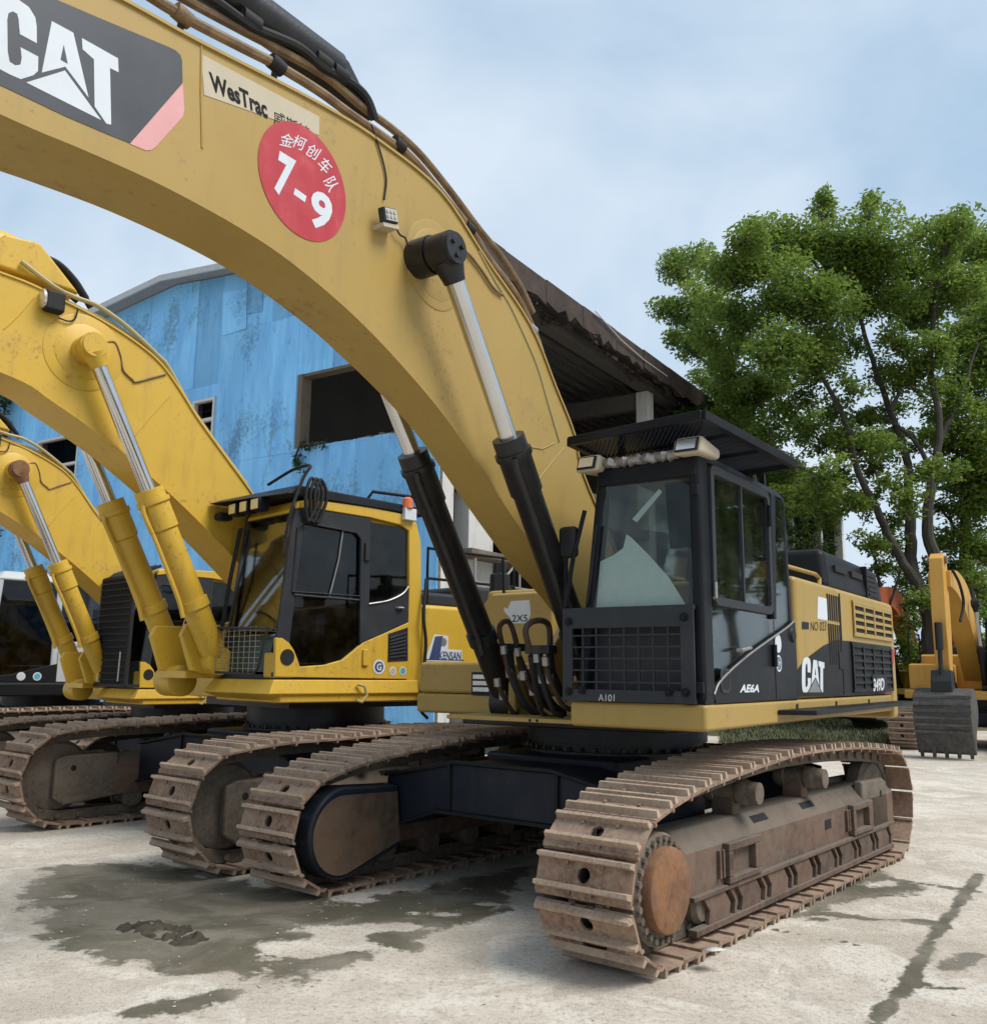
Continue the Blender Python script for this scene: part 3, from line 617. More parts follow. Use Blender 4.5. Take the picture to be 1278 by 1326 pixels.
for (px, py, m1, m2, r) in ((1011.5, 825, 'white', 'white', .07), (1013, 851, 'white', 'sticker_blue', .062)):
    c = T.on((px, py), 'y', 1.53); st_ = up(MB().cyl((c[0], 1.5282, c[2]), (c[0], 1.530, c[2]), r, n=28), 'round_sticker', m1, cab)
    if m2 != m1:
        ring = [(c[0] + q * math.cos(a), 1.5308, c[2] + q * math.sin(a)) for q in (.048, .034) for a in np.linspace(0, 2 * math.pi, 24, endpoint=False)]
        up(MB().add(ring, [(k, 24 + k, 24 + (k + 1) % 24, (k + 1) % 24) for k in range(24)]), 'sticker_ring', m2, cab)
        flat_text('sticker_emblem', 'G', (c[0] + .026, 1.5309, c[2] - .028), (-.05, 0, 0), (0, 0, .056), m2, cab, 0, .03)
rect_text('dealer_lettering', 'AE6A', T, 'y', 1.5295, (963, 890), (988, 889), (963, 879), 'white', cab, .035, .2)
# hood, pre-cleaner, hand rail
hb = MB(); hb.hexa([(-3.62, .1, 2.405), (-1.42, .1, 2.405), (-1.42, 1.44, 2.405), (-3.62, 1.44, 2.405), (-3.60, .15, 2.78), (-1.50, .15, 2.80), (-1.50, 1.38, 2.80), (-3.60, 1.38, 2.78)])
hood = up(hb, 'hood', 'cat_black', bevel=.07, seg=4)
for k in range(5):
    z = 2.46 + k * .055; up(MB().box(-3.42, -3.02, 1.40, 1.437 - k * .008, z, z + .028), 'hood_louvre', 'rubber', hood)
for xa in (-1.75, -2.35): up(MB().box(xa - .42, xa, 1.405, 1.429, 2.60, 2.66), 'hood_slot', 'rubber', hood, bevel=.004)
up(MB().box(-2.92, -2.88, 1.38, 1.445, 2.43, 2.76), 'hood_rib', 'cat_black', hood, bevel=.01)
pc = up(MB().lathe((-.75, 1.05, 2.40), (-.75, 1.05, 9), [(0, .15), (.20, .15), (.20, .10), (.21, 0)], 26), 'pre_cleaner', 'cat_yellow')
up(MB().lathe((-.75, 1.05, 2.605), (-.75, 1.05, 9), [(0, .165), (.05, .165), (.08, .12), (.09, 0)], 26), 'pre_cleaner_cap', 'cat_black', pc)
up(MB().tube([(-.22, 1.30, 2.40), (-.22, 1.34, 2.48), (-.35, 1.40, 2.51), (-1.0, 1.45, 2.50), (-1.12, 1.45, 2.47), (-1.0, 1.48, 2.40)], .018, 10), 'hand_rail', 'cat_yellow')
# counterweight
cw = [(-3.5, 1.50), (-3.78, 1.47), (-3.92, 1.2), (-4.02, .6), (-4.05, 0), (-4.02, -.6), (-3.92, -1.2), (-3.78, -1.47), (-3.5, -1.50)]
up(MB().prism([tuple(p) for p in spline(cw, 4)], 'z', 1.18, 2.42), 'counterweight', 'cat_yellow', bevel=.05, seg=3)

# --- right front tool boxes with lamp and steps
tb = up(MB().box(.05, .85, -1.50, -.58, 1.437, 1.70), 'tool_box', 'cat_yellow', bevel=.03)
lo = T.on((628, 885), 'x', .853)
frame_rect(0, 0, 0, 0, 0, 0, 0, 'rubber', 'x', None) if False else None
lm = MB(); lm.box(.85, .858, lo[1] - .10, lo[1] + .10, lo[2] - .10, lo[2] + .09); lm = up(lm, 'head_lamp', 'rubber', tb, bevel=.01)
for k in range(3): up(MB().box(.858, .864, lo[1] - .08, lo[1] + .085, lo[2] - .07 + k * .052, lo[2] - .035 + k * .052), 'lamp_lens', 'reflector', tb)
ft = up(MB().prism([(-1.46, 1.437), (-.62, 1.437), (-.62, 2.30), (-.72, 2.36), (-1.30, 2.36), (-1.46, 2.2)], 'x', -1.2, .04), 'fuel_tank', 'cat_yellow', bevel=.03)
def fx_(px): p = T.on(px, 'x', .042); return (p[1], p[2])
stk = [fx_(p) for p in ((664, 778), (688, 776), (690, 795), (686, 806), (666, 807), (664, 800), (656, 792), (655, 786), (660, 788))]
up(MB().prism(stk, 'x', .0405, .042), 'hand_sticker', 'white', ft)
rect_text('sticker_lettering', '2X5', T, 'x', .0435, (666, 805), (686, 804), (666, 796), 'cat_black', ft, .01)
pq = T.on((649, 745), 'x', -.5)
up(MB().lathe((-.5, pq[1], 2.3), (-.5, pq[1], 9), [(0, .11), (.30, .10), (.32, .07), (.42, .07), (.42, .05)], 18), 'exhaust_pipe', 'greasy_black')
b = MB().tube([(-.15, -1.28, 2.35), (-.15, -1.30, 2.72), (-1.1, -1.30, 2.75), (-1.1, -1.28, 2.36)], .016, 8)
up(b, 'hand_rail', 'cat_black')
# boom foot bracket
for y in (.22, -.30): up(MB().prism([(-.6, 1.437), (.95, 1.437), (1.22, 1.30), (1.22, 1.55), (.75, 1.75), (.35, 2.12), (-.05, 2.15), (-.5, 1.8)], 'y', y, y + .07), 'boom_bracket', 'cat_yellow', bevel=.015)

# --- boom
hw = .19
def bp_(px): p = T.on(px, 'y', hw); return (p[0], p[2])
topb = [bp_(p) for p in ((753, 612), (740, 560), (715, 500), (680, 420), (620, 335), (560, 250), (480, 187), (400, 140), (240, 62), (120, 0))]
botb = [bp_(p) for p in ((0, 165), (100, 205), (200, 248), (300, 300), (370, 345), (450, 410), (520, 480), (580, 550), (640, 636), (700, 718), (745, 768))]
top_l = [tuple(p) for p in spline([(.05, 2.22), (.35, 2.62)] + topb + [(6.2, 4.47), (7.05, 4.22)], 5)]
bot_l = [tuple(p) for p in spline([(7.05, 3.80), (6.3, 3.80)] + botb + [(.55, 1.90), (.2, 1.74)], 5)]
foot = [(.05 + .24 * math.cos(a), 1.98 + .24 * math.sin(a)) for a in np.linspace(R(-80), R(-270), 10)]
prof = top_l + [(7.15, 4.05), (7.15, 3.92)] + bot_l + foot
def taper(q):      # the far side plate closes in towards the foot
    q.v = [(x, y if y > 0 else -float(np.interp(x, [1.5, 2.6, 5.4, 7.0], [.09, .09, .235, .26])) * abs(y) / hw, z) for x, y, z in q.v]; return q
boom = up(taper(MB().prism(prof, 'y', -hw, hw)), 'boom', 'cat_yellow', smooth=25)
def strip(line, t, name, wid):
    q = MB(); rings = []; n = len(line)
    for i, p in enumerate(line):
        a = np.array(line[min(i + 1, n - 1)]) - np.array(line[max(i - 1, 0)]); a = a / np.linalg.norm(a); nr = np.array([-a[1], a[0]])
        p0, p1 = np.array(p) - nr * t * .25, np.array(p) + nr * t
        rings.append([(p0[0], -wid, p0[1]), (p0[0], wid, p0[1]), (p1[0], wid, p1[1]), (p1[0], -wid, p1[1])])
    q.ring_sweep(rings); return up(taper(q), name, 'cat_yellow', boom, smooth=25)
strip(top_l, .014, 'top_flange', hw + .014); strip(bot_l, .014, 'bottom_flange', hw + .016)
YF = hw + .0005
def decal(px, name, mat, d=.002, rnd=0, y=YF):
    pts = [bp_(p) for p in px]
    return up(MB().prism(pts, 'y', y, y + d), name, mat, boom)
def zp(pts, ox, oy, s): return [(ox + x / s, oy + y / s) for x, y in pts]
Z8 = 5.325
plate = zp([(-600, -330), (-200, -165), (130, -10), (600, 180), (1090, 372), (1140, 395), (1172, 425), (1185, 465), (1192, 615), (840, 1042), (700, 990), (400, 870), (0, 690), (-300, 560), (-620, 400)], 0, 0, Z8)
decal(plate, 'dark_emblem_plate', 'decal_grey')
decal(zp([(1194, 622), (1208, 800), (1200, 850), (1020, 1060), (990, 1085), (950, 1090), (838, 1046)], 0, 0, Z8), 'pink_corner', 'pink')
LET = dict(
 C=[(180, 368), (62, 308), (50, 205), (40, 168), (10, 152), (-20, 165), (-28, 210), (-20, 430), (-5, 500), (35, 525), (70, 518), (78, 470), (68, 398), (192, 460), (192, 560), (160, 590), (75, 618), (0, 588), (-95, 540), (-130, 480), (-150, 380), (-160, 180), (-150, 80), (-110, 35), (-40, 32), (40, 65), (120, 120), (165, 190), (176, 250)],
 A1=[(280, 213), (430, 290), (545, 735), (380, 525), (218, 570)],
 T=[(490, 325), (742, 460), (748, 556), (688, 528), (705, 918), (672, 912), (588, 795), (576, 470), (496, 402)],
 tri=[(378, 552), (635, 888), (113, 640)])
AH = [(365, 375), (395, 505), (345, 478)]
for k, pts in LET.items(): decal(zp(pts, 0, 0, Z8), 'emblem_letter', 'white', .0012, y=YF + .002)
decal(zp(AH, 0, 0, Z8), 'emblem_gap', 'decal_grey', .0008, y=YF + .0033)
# the same letters, upright, on the engine house
e0, e1, e2 = np.array((-150., 480.)), np.array((705., 918.)) - np.array((-95., 560.)), np.array((0, -1.))
def unit(p):
    a = (p[0] + 150) / 900.0; base = 545 + (p[0] + 95) * (365 / 800.0); h = 560 - .02 * p[0]; return (a, (base - p[1]) / h)
co, cr_, ct = (T.on(p, 'y', 1.529) for p in ((1043, 888), (1072, 887), (1043, 840)))
for k, pts in list(LET.items()) + [('gap', AH)]:
    P3 = [co + (cr_ - co) * u + (ct - co) * max(v, 0.0) for u, v in map(unit, pts)]
    up(MB().prism([(p[0], p[2]) for p in P3], 'y', 1.529, 1.5302 if k != 'gap' else 1.531), 'emblem_letter', 'cat_black' if k == 'gap' else ('steel' if k == 'tri' else 'white'), hs)
decal([(247, 78), (402, 156), (402, 180), (252, 131)], 'name_plate', 'beige')
def btext(name, body, pl, pr, ptl, mat, bold=.01, y=YF + .0032): return rect_text(name, body, T, 'y', y, pl, pr, ptl, mat, boom, bold)
btext('dealer_lettering', 'WesTrac', (261, 125), (336, 160), (257.5, 100), 'cat_black', .034)
btext('dealer_lettering', '\u5a01\u65af\u7279', (344, 166), (392, 188), (342, 147), 'cat_black', .0)
cc = np.array(bp_((384, 241))); rad = .5 * np.linalg.norm(np.array(bp_((352, 168))) - np.array(bp_((416, 314))))
ex = np.array(bp_((324, 215))); ey = np.array(bp_((442, 268))); rad = .5 * (rad + .5 * np.linalg.norm(ex - ey))
up(MB().cyl((cc[0], YF + .002, cc[1]), (cc[0], YF + .0034, cc[1]), rad, n=64), 'red_disc', 'red', boom)
YT = YF + .0045
btext('disc_number', '7', (344, 254), (366, 266), (352, 201), 'white', .045, YT); btext('disc_number', '-', (371, 257), (386, 267), (373, 249), 'white', .03, YT); btext('disc_number', '9', (390, 295), (418, 309), (396, 247), 'white', .035, YT)
for ch, (x, y), a in (('\u91d1', (361, 187), 12), ('\u67ef', (377, 190), 22), ('\u521b', (395, 201), 32), ('\u8f66', (411, 219), 46), ('\u961f', (420, 243), 62)):
    s = 8.5; c, n = math.cos(R(a)), math.sin(R(a))
    q = lambda u, v: (x + u * c - v * n, y + u * n + v * c)
    btext('disc_lettering', ch, q(-s, s), q(s, s), q(-s, -s), 'white', .004, YT)
# weld beads, reinforcement rings, wiring
for r, d in ((.30, .006), (.24, .010)): 
    c = T.on((556, 345), 'y', hw); up(MB().lathe((c[0], hw, c[2]), (c[0], 9, c[2]), [(0, r), (d * .6, r), (d, r - .012), (d, 0)], 48), 'pin_plate', 'cat_yellow', boom)
up(MB().tube([(p[0], hw + .002, p[1]) for p in map(bp_, ((686, 578), (700, 580), (716, 572)))], .005, 6), 'weld_bead', 'cat_yellow', boom)
up(MB().tube([(p[0], hw + .002, p[1]) for p in map(bp_, ((694, 622), (712, 598), (728, 578)))], .005, 6), 'weld_bead', 'cat_yellow', boom)
up(MB().tube([(p[0], hw + .002, p[1]) for p in map(bp_, ((247, 60), (248, 130), (251, 200)))], .006, 6), 'weld_bead', 'cat_yellow', boom)
up(MB().tube([(p[0], hw + .01, p[1]) for p in spline(list(map(bp_, ((468, 165), (482, 205), (489, 235), (487, 262)))), 5)], .006, 6), 'lamp_wire', 'rubber', boom)
# work lamp on the boom
c = T.on((490, 284), 'y', hw + .05)
e1_ = T.on((504, 284), 'y', hw + .05) - T.on((476, 278), 'y', hw + .05); e1_ /= np.linalg.norm(e1_); e2_ = np.cross(e1_, (0, 1, 0)); e2_ = e2_ if e2_[2] > 0 else -e2_
def lampbox(w, h, y0, y1, dz=0):
    q = MB(); cs_ = []
    for y in (y0, y1):
        for a, d in ((-1, -1), (1, -1), (1, 1), (-1, 1)): p = np.array((c[0], 0, c[2])) + e1_ * a * w + e2_ * (d * h + dz); cs_.append((p[0], y, p[2]))
    q.hexa(cs_); return q
bl = up(lampbox(.062, .045, hw + .05, hw + .10), 'boom_lamp', 'cab_grey', boom, bevel=.008)
up(lampbox(.052, .036, hw + .10, hw + .104), 'lamp_lens', 'reflector', boom)
for k in range(3):
    for j in range(2):
        p = np.array((c[0], hw + .106, c[2])) + e1_ * (k - 1) * .032 + e2_ * (j - .5) * .03; up(MB().cyl(tuple(p), (p[0], p[1] + .004, p[2]), .012, n=10), 'lamp_cell', 'beige', boom)
up(lampbox(.07, .012, hw + .0, hw + .09, -.062), 'lamp_bracket', 'beige', boom)
up(MB().tube([(p[0], hw + .03, p[1]) for p in spline(list(map(bp_, ((498, 296), (505, 308), (512, 312), (516, 322)))), 4)], .006, 6), 'lamp_wire', 'rubber', boom)
# pipes and hoses along the top of the boom
def along(pxs, y, r, name, mat, n=8, sub=6):
    pts = [T.on(p, 'y', y) for p in pxs]; return up(MB().tube(spline(pts, sub), r, n), name, mat, boom)
along(((150, -14), (220, 28), (300, 68), (345, 90), (400, 122), (440, 150), (490, 183), (520, 204), (560, 249), (600, 297), (625, 335), (655, 372), (672, 400), (690, 438), (700, 470), (712, 505), (730, 550)), .15, .028, 'boom_pipe', 'pipe_rust')
along(((130, -46), (215, 2), (300, 46), (352, 72), (410, 104), (455, 140), (500, 172), (535, 203), (575, 250), (612, 297), (640, 330), (668, 372), (684, 404)), .03, .026, 'boom_pipe', 'pipe_rust')
along(((574, 320), (588, 322), (600, 330), (618, 352), (632, 372), (645, 382)), .205, .010, 'grease_line', 'pipe_rust')
along(((612, 325), (632, 360), (650, 388), (662, 410), (690, 470), (706, 520), (722, 570)), .19, .011, 'grease_line', 'olive_pipe')
for p in ((222, 29), (345, 90), (505, 190), (598, 296), (682, 425)):
    q = T.on(p, 'y', .15); q2 = T.on((p[0] + 6, p[1] + 5), 'y', .15); d = (q2 - q) / np.linalg.norm(q2 - q)
    up(MB().cyl(tuple(q - d * .045), tuple(q + d * .045), .042, n=14), 'pipe_clamp', ('pipe_rust' if p[0] < 300 else 'rubber') if p[0] < 600 else 'steel', boom)
    up(MB().beam(tuple(q), (q[0] - .02, .10, q[2] - .10), .03, .03), 'clamp_foot', 'rubber', boom)
# arm cylinder lying on the boom with its hoses
p0 = T.on((418, 96), 'y', -.02); p1 = T.on((190, -62), 'y', -.02); d = p1 - p0; d /= np.linalg.norm(d)
ac = up(MB().lathe(tuple(p0 - d * .02), tuple(p1), [(0, .10), (.02, .12), (.5, .12), (1.0, .12), (1.0, .135), (1.16, .135), (1.18, .115), (2.4, .115)], 26), 'arm_cylinder', 'greasy_black')
up(MB().prism([(p0[0] - .35, p0[2] - .16), (p0[0] + .35, p0[2] - .12), (p0[0] + .06, p0[2] + .09), (p0[0] - .07, p0[2] + .09)], 'y', -.12, .05), 'cylinder_bracket', 'greasy_black', boom, bevel=.02)
along(((200, -30), (262, 8), (300, 34), (318, 44), (372, 66), (405, 92), (440, 110), (462, 130), (474, 158)), .06, .03, 'hose', 'rubber')
along(((250, -20), (330, 40), (380, 68), (404, 82)), -.03, .026, 'hose', 'rubber')
for p in ((308, 34), (402, 84), (425, 100)):
    q = T.on(p, 'y', .05); up(MB().cyl(tuple(q - d * .06), tuple(q + d * .06), .052, n=14), 'hose_clamp', 'rubber', boom)
# arm and bucket ahead of the boom
arm = up(MB().prism([(6.6, 4.25), (7.0, 4.62), (7.55, 4.35), (8.0, 1.9), (8.05, 1.2), (7.8, 1.15), (7.35, 2.4), (7.0, 3.75)], 'y', -.17, .17), 'arm', 'cat_yellow', bevel=.02)
bk = [(8.05, 1.25), (7.7, 1.2), (7.1, .95), (6.75, .45), (6.8, .06), (7.0, .02), (7.15, .25), (7.5, .45), (8.0, .35), (8.3, .55)]
up(MB().prism([tuple(p) for p in spline(bk, 4, True)], 'y', -.8, .8), 'bucket', 'bucket_steel', bevel=.01)

# --- boom cylinders
def lift_cylinder(root_up, pin, base, y, glz, rb, rr_, mat, capmat, eye_out, hose=True):
    pin, base = np.array((pin[0], y, pin[1])), np.array((base[0], y, base[1])); d = (base - pin); Ln = np.linalg.norm(d); d /= Ln
    g = glz * Ln; t = tuple
    bar = MB(); bar.lathe(t(pin + d * g), t(base), [(0, rr_ * 1.05), (0, rb * 1.12), (.10, rb * 1.12), (.10, rb * 1.28), (.14, rb * 1.28), (.16, rb * 1.14), (.40, rb * 1.14), (.42, rb), (Ln - g - .13, rb), (Ln - g - .05, rb * .75)], 28)
    bar.cyl((base[0], y - .085, base[2]), (base[0], y + .085, base[2]), .135, n=26)
    c = root_up(bar, 'boom_cylinder', mat)
    rod = MB(); rod.cyl(t(pin + d * .14), t(pin + d * (g + .05)), rr_, n=28); root_up(rod, 'piston_rod', 'chrome', c)
    e = MB(); e.cyl((pin[0], y - .075, pin[2]), (pin[0], y + .075, pin[2]), rr_ * 1.85, n=30); e.lathe(t(pin), t(base), [(.06, rr_ * 1.7), (.16, rr_ * 1.25), (.20, rr_ * 1.12), (.20, rr_)], 24); root_up(e, 'rod_eye', capmat, c)
    if eye_out:
        s = eye_out; e = MB(); e.cyl((pin[0], y + s * .075, pin[2]), (pin[0], y + s * .10, pin[2]), rr_ * 1.7, rr_ * 1.62, 30); ec = root_up(e, 'pin_cap', capmat, c)
        for k in range(3 if capmat == 'greasy_black' else 0):
            a = 2.1 * k + .6; p = (pin[0] + .05 * math.cos(a), y + s * .10, pin[2] + .05 * math.sin(a)); root_up(MB().bolt(p, (0, s, 0), .018, .016), 'bolt', capmat, c)
    if hose:
        o = np.array((-d[2], 0, d[0])); o = o if o[0] > 0 else -o
        side_ = np.array((0, .07, 0))
        pts = [pin + d * (g + .12) + o * rb * 1.1, pin + d * (g + .22) + o * (rb * 1.3), pin + d * (g + .5) + o * (rb * 1.25), pin + d * (Ln - .75) + o * (rb * 1.3), pin + d * (Ln - .55) + o * (rb * 1.5)]
        root_up(MB().tube(spline([p + side_ for p in pts], 6), .021, 10), 'cylinder_line', mat, c)
        q = pin + d * (Ln - .62); root_up(MB().lathe(t(q - d * .04), t(base), [(0, rb * 1.02), (0, rb * 1.16), (.09, rb * 1.16), (.09, rb * 1.02)], 26), 'barrel_clamp', mat, c)
    return c
pinA, baseA = (3.02, 4.20), (1.056, 1.385)
for s in (1, -1): lift_cylinder(up, pinA, baseA, .415 * s, .368, .100, .062, 'greasy_black', 'greasy_black', s)
up(MB().cyl((pinA[0], -.33, pinA[1]), (pinA[0], .33, pinA[1]), .125, n=30), 'boom_pin', 'greasy_black', boom)
# hoses at the cylinder feet
hz = MB()
sets = [((500 / 1, 0),)]
def hose_run(pxs, y0, y1, r, name='hose', mat='rubber'):
    n = len(pxs); return up(MB().tube(spline([T.on(p, 'y', y0 + (y1 - y0) * i / (n - 1)) for i, p in enumerate(pxs)], 7), r, 9), name, mat)
hose_run(((655, 840), (650, 812), (662, 805), (672, 830), (678, 862), (688, 890), (700, 912), (722, 922)), -.30, -.1, .021, mat='hose_brown')
hose_run(((664, 842), (668, 870), (676, 896), (690, 916), (712, 926)), -.28, -.05, .028)
hose_run(((690, 842), (684, 815), (695, 803), (712, 806), (716, 830), (714, 858)), .28, .28, .022, mat='hose_brown')
hose_run(((702, 845), (704, 870), (712, 895), (722, 912), (738, 922)), .25, .15, .028)
hose_run(((716, 845), (720, 868), (730, 890), (742, 905)), .27, .2, .028)
hose_run(((692, 848), (698, 880), (706, 905), (726, 920)), .2, .1, .026)
rh = random.Random(4)
for (x0, y0), (x1, y1), yy in (((655, 835), (700, 925), -.25), ((672, 838), (728, 918), -.18), ((698, 845), (735, 925), .22), ((710, 850), (748, 918), .3), ((680, 870), (725, 928), 0), ((648, 880), (690, 930), -.3)):
    m1 = (x0 + (x1 - x0) * .3 + rh.uniform(-6, 6), y0 + (y1 - y0) * .45); m2 = (x0 + (x1 - x0) * .65, y0 + (y1 - y0) * .85 + rh.uniform(0, 6)); hose_run(((x0, y0), m1, m2, (x1, y1)), yy, yy + .1, .019, mat=rh.choice(('rubber', 'hose_brown')))
    for f_ in (.08, .45):
        a_ = T.on((x0 + (m1[0] - x0) * f_ * 2, y0 + (m1[1] - y0) * f_ * 2), 'y', yy + .02); up(MB().cyl((a_[0], a_[1], a_[2] - .03), (a_[0] + .01, a_[1], a_[2] + .03), .027, n=10), 'hose_fitting', 'steel')
for px, y in (((664, 838), -.28), ((703, 840), .27)):
    q = T.on(px, 'y', y); up(MB().box(q[0] - .06, q[0] + .06, q[1] - .09, q[1] + .11, q[2] - .03, q[2] + .03), 'hose_block', 'greasy_black', bevel=.008)
# ================================================================ the two bright yellow excavators beside it
BX, BY, BYAW, BDY = -1.971, 10.638, 3.993, -.073
TB = Frame(BX, BY, BYAW + BDY)
def yellow_digger(label, X, Y, yaw, sc, caged, seed):
    root = thing('excavator', label, 'excavator', (X, Y, 0), yaw, 'excavators parked side by side', sc); dy = BDY
    def up(b, name, mat, parent=None, **k): return b.obj(name, mat, parent or root, 0 if parent else dy, **k)
    def S(px, y=1.40): p = TB.on(px, 'y', y); return (p[0], p[2])
    def F(px, x=1.42): p = TB.on(px, 'x', x); return (p[1], p[2])
    undercarriage(root, dict(G=3.1, W=.66, fx=2.2, fr=.506, rx=-2.15, rr=.48, pitch=.228, tops=[(1.75, 1.045), (1.1, 1.055), (.4, 1.075), (-.4, 1.075), (-1.2, 1.045)],
        frx=-2.3, ffx=1.62, ft=.70, carriers=(.75, -.7), cz=.84, lugs=((.9, .45), (-1.2, .45)), ports=(0.,), slots=(.4, -.5), front='idler', rear='sprocket', beam_out=1.35, deck_z=1.31), seed)
    # deck with a bevelled apron under the cab
    b = MB(); b.prism([(-3.2, 1.42), (1.36, 1.42), (1.36, .22), (.95, .22), (.95, -1.42), (-3.2, -1.42)], 'z', 1.32, 1.525); deck = up(b, 'deck', 'bright_yellow', bevel=.012)
    ap = MB(); zt, zm, zb = 1.53, 1.40, 1.31
    ap.ring_sweep([[(-.30, 1.425, zt), (1.44, 1.425, zt), (1.44, .30, zt), (1.2, .2, zt)], [(-.30, 1.45, zm), (1.50, 1.45, zm), (1.50, .20, zm), (1.2, .12, zm)], [(-.30, 1.30, zb), (1.30, 1.22, zb), (1.28, .3, zb), (1.1, .2, zb)]])
    ap.f = [f[::-1] for f in ap.f]; up(ap, 'deck_apron', 'bright_yellow', deck, bevel=.01)
    up(MB().tube([(.52, 1.46, 1.49), (.46, 1.50, 1.47), (.44, 1.51, 1.38), (.50, 1.51, 1.32), (.56, 1.50, 1.34)], .016, 8), 'tie_hook', 'olive_pipe', deck)
    up(MB().box(-2.4, .9, -.85, .85, 1.24, 1.32), 'swing_frame', 'greasy_black')
    # cab shell
    z0, z1 = 1.545, 3.20
    b = MB()
    def pil(p0, p1, wx, wy):
        c = []
        for p in (p0, p1): c += [(p[0], p[1], p[2]), (p[0] + wx, p[1], p[2]), (p[0] + wx, p[1] + wy, p[2]), (p[0], p[1] + wy, p[2])]
        q = MB(); q.hexa(c)
        if wx * wy < 0: q.f = [f[::-1] for f in q.f]
        b.add(q.v, q.f)
    pil((1.42, 1.395, z0), (1.27, 1.385, z1), -.13, -.09); pil((1.42, .36, z0), (1.27, .44, z1), -.12, .08); pil((-.32, .36, z0), (-.25, .42, z1), .1, .08)
    cab = up(MB().box(-.3, 1.4, .38, 1.38, z0 - .01, z0 + .03), 'cab', 'cab_grey')
    for i in range(3):
        q = MB(); q.add(b.v[i * 8:i * 8 + 8], [tuple(k - i * 8 for k in f) for f in b.f[i * 6:i * 6 + 6]]); up(q, 'pillar', 'cab_grey', cab, bevel=.03, seg=3)
    rf = MB(); rf.hexa([(-.26, .40, 3.12), (1.30, .44, 3.12), (1.30, 1.37, 3.12), (-.26, 1.37, 3.12), (-.15, .5, 3.27), (1.2, .52, 3.27), (1.2, 1.30, 3.27), (-.15, 1.30, 3.27)]); up(rf, 'roof', 'bright_yellow', cab, bevel=.05, seg=3)
    # left side
    lowp = [S(p) for p in ((361, 883), (360.5, 832), (369, 832), (378, 838), (385, 848), (390, 860), (393, 869), (425, 866), (448, 859), (462, 847), (474, 836), (500, 824), (533, 808), (548, 806), (548, 882))]
    up(MB().prism(lowp, 'y', 1.402, 1.36), 'lower_panel', 'bright_yellow', cab, bevel=.008)
    pp = [S(p) for p in ((549, 884), (531, 884), (532, 760), (530, 690), (520, 683), (480, 674), (400, 663), (384, 664), (386, 655), (400, 651.5), (480, 660), (527, 669), (540, 680), (546, 705), (549, 800))]
    up(MB().prism(pp, 'y', 1.404, 1.33), 'rear_pillar', 'bright_yellow', cab, bevel=.012)
    hd = [S(p) for p in ((378, 690), (384, 665), (400, 664), (480, 675), (478, 868 - 36), (470, 838), (468, 700), (462, 694), (392, 683), (384, 690), (376, 860), (366, 834), (362, 831), (372, 750))]
    up(MB().prism(hd, 'y', 1.400, 1.365), 'door_frame', 'cab_grey', cab)
    rp_ = [S(p) for p in ((480, 784), (505, 780), (525, 770), (531, 764), (533, 808), (500, 824), (480, 832))]
    up(MB().prism(rp_, 'y', 1.399, 1.365), 'rear_lower_panel', 'cab_grey', cab, bevel=.006)
    up(MB().prism([S(p) for p in ((470, 690), (481, 674), (481, 832), (470, 838))], 'y', 1.401, 1.36), 'door_post', 'cab_grey', cab, bevel=.006)
    gl = [S(p) for p in ((384, 668), (530, 686), (531, 800), (470, 845), (448, 862), (394, 868), (370, 832))]
    up(MB().prism(gl, 'y', 1.372, 1.366), 'side_glass', 'dark_glass', cab)
    up(MB().tube([(p[0], 1.392, p[1]) for p in map(S, ((384, 776), (468, 781)))], .012, 6), 'window_bar', 'cab_grey', cab)
    up(MB().tube([(p[0], 1.385, p[1]) for p in map(S, ((446, 690), (441, 730), (430, 778)))], .009, 6), 'window_bar', 'steel', cab)
    fr_ = [(p[0], 1.402, p[1]) for p in map(S, ((394, 682), (462, 694), (468, 702), (468, 776), (380, 772), (386, 690)))]
    up(MB().tube(fr_, .010, 6, True), 'window_seal', 'rubber', cab)
    up(MB().tube([(p[0], 1.404, p[1]) for p in spline([S(q) for q in ((480, 786), (505, 781), (523, 772), (531, 762))], 5)], .010, 6), 'trim_strip', 'steel', cab)
    up(MB().prism([S(p) for p in ((506, 824), (531, 815), (532, 858), (506, 860))], 'y', 1.4035, 1.409), 'vent_panel', 'rubber', cab, bevel=.004)
    for k in range(7):
        x0_, za = S((508, 829 + 4.2 * k)); x1_, zb_ = S((529, 822 + 4.9 * k))
        up(MB().hexa([(x0_, 1.409, za - .008), (x0_, 1.409, za + .006), (x1_, 1.409, zb_ + .006), (x1_, 1.409, zb_ - .008), (x0_, 1.418, za - .012), (x0_, 1.418, za + .0), (x1_, 1.418, zb_ + .0), (x1_, 1.418, zb_ - .012)]), 'vent_slat', 'cab_grey', cab)
    c = S((376, 857)); up(MB().cyl((c[0], 1.402, c[1]), (c[0], 1.408, c[1]), .075, n=22), 'round_vent', 'rubber', cab)
    up(MB().prism([S(p) for p in ((473, 845), (480, 845), (480, 866), (473, 866))], 'y', 1.403, 1.425), 'hinge', 'bright_yellow', cab, bevel=.006)
    up(MB().prism([S(p) for p in ((473, 706), (479, 707), (479, 730), (473, 730))], 'y', 1.402, 1.425), 'hinge', 'cab_grey', cab, bevel=.006)
    h = S((520, 790)); up(MB().tube([(h[0] + .04, 1.40, h[1]), (h[0] + .03, 1.425, h[1]), (h[0] - .03, 1.425, h[1]), (h[0] - .04, 1.40, h[1])], .012, 8), 'door_handle', 'steel', cab)
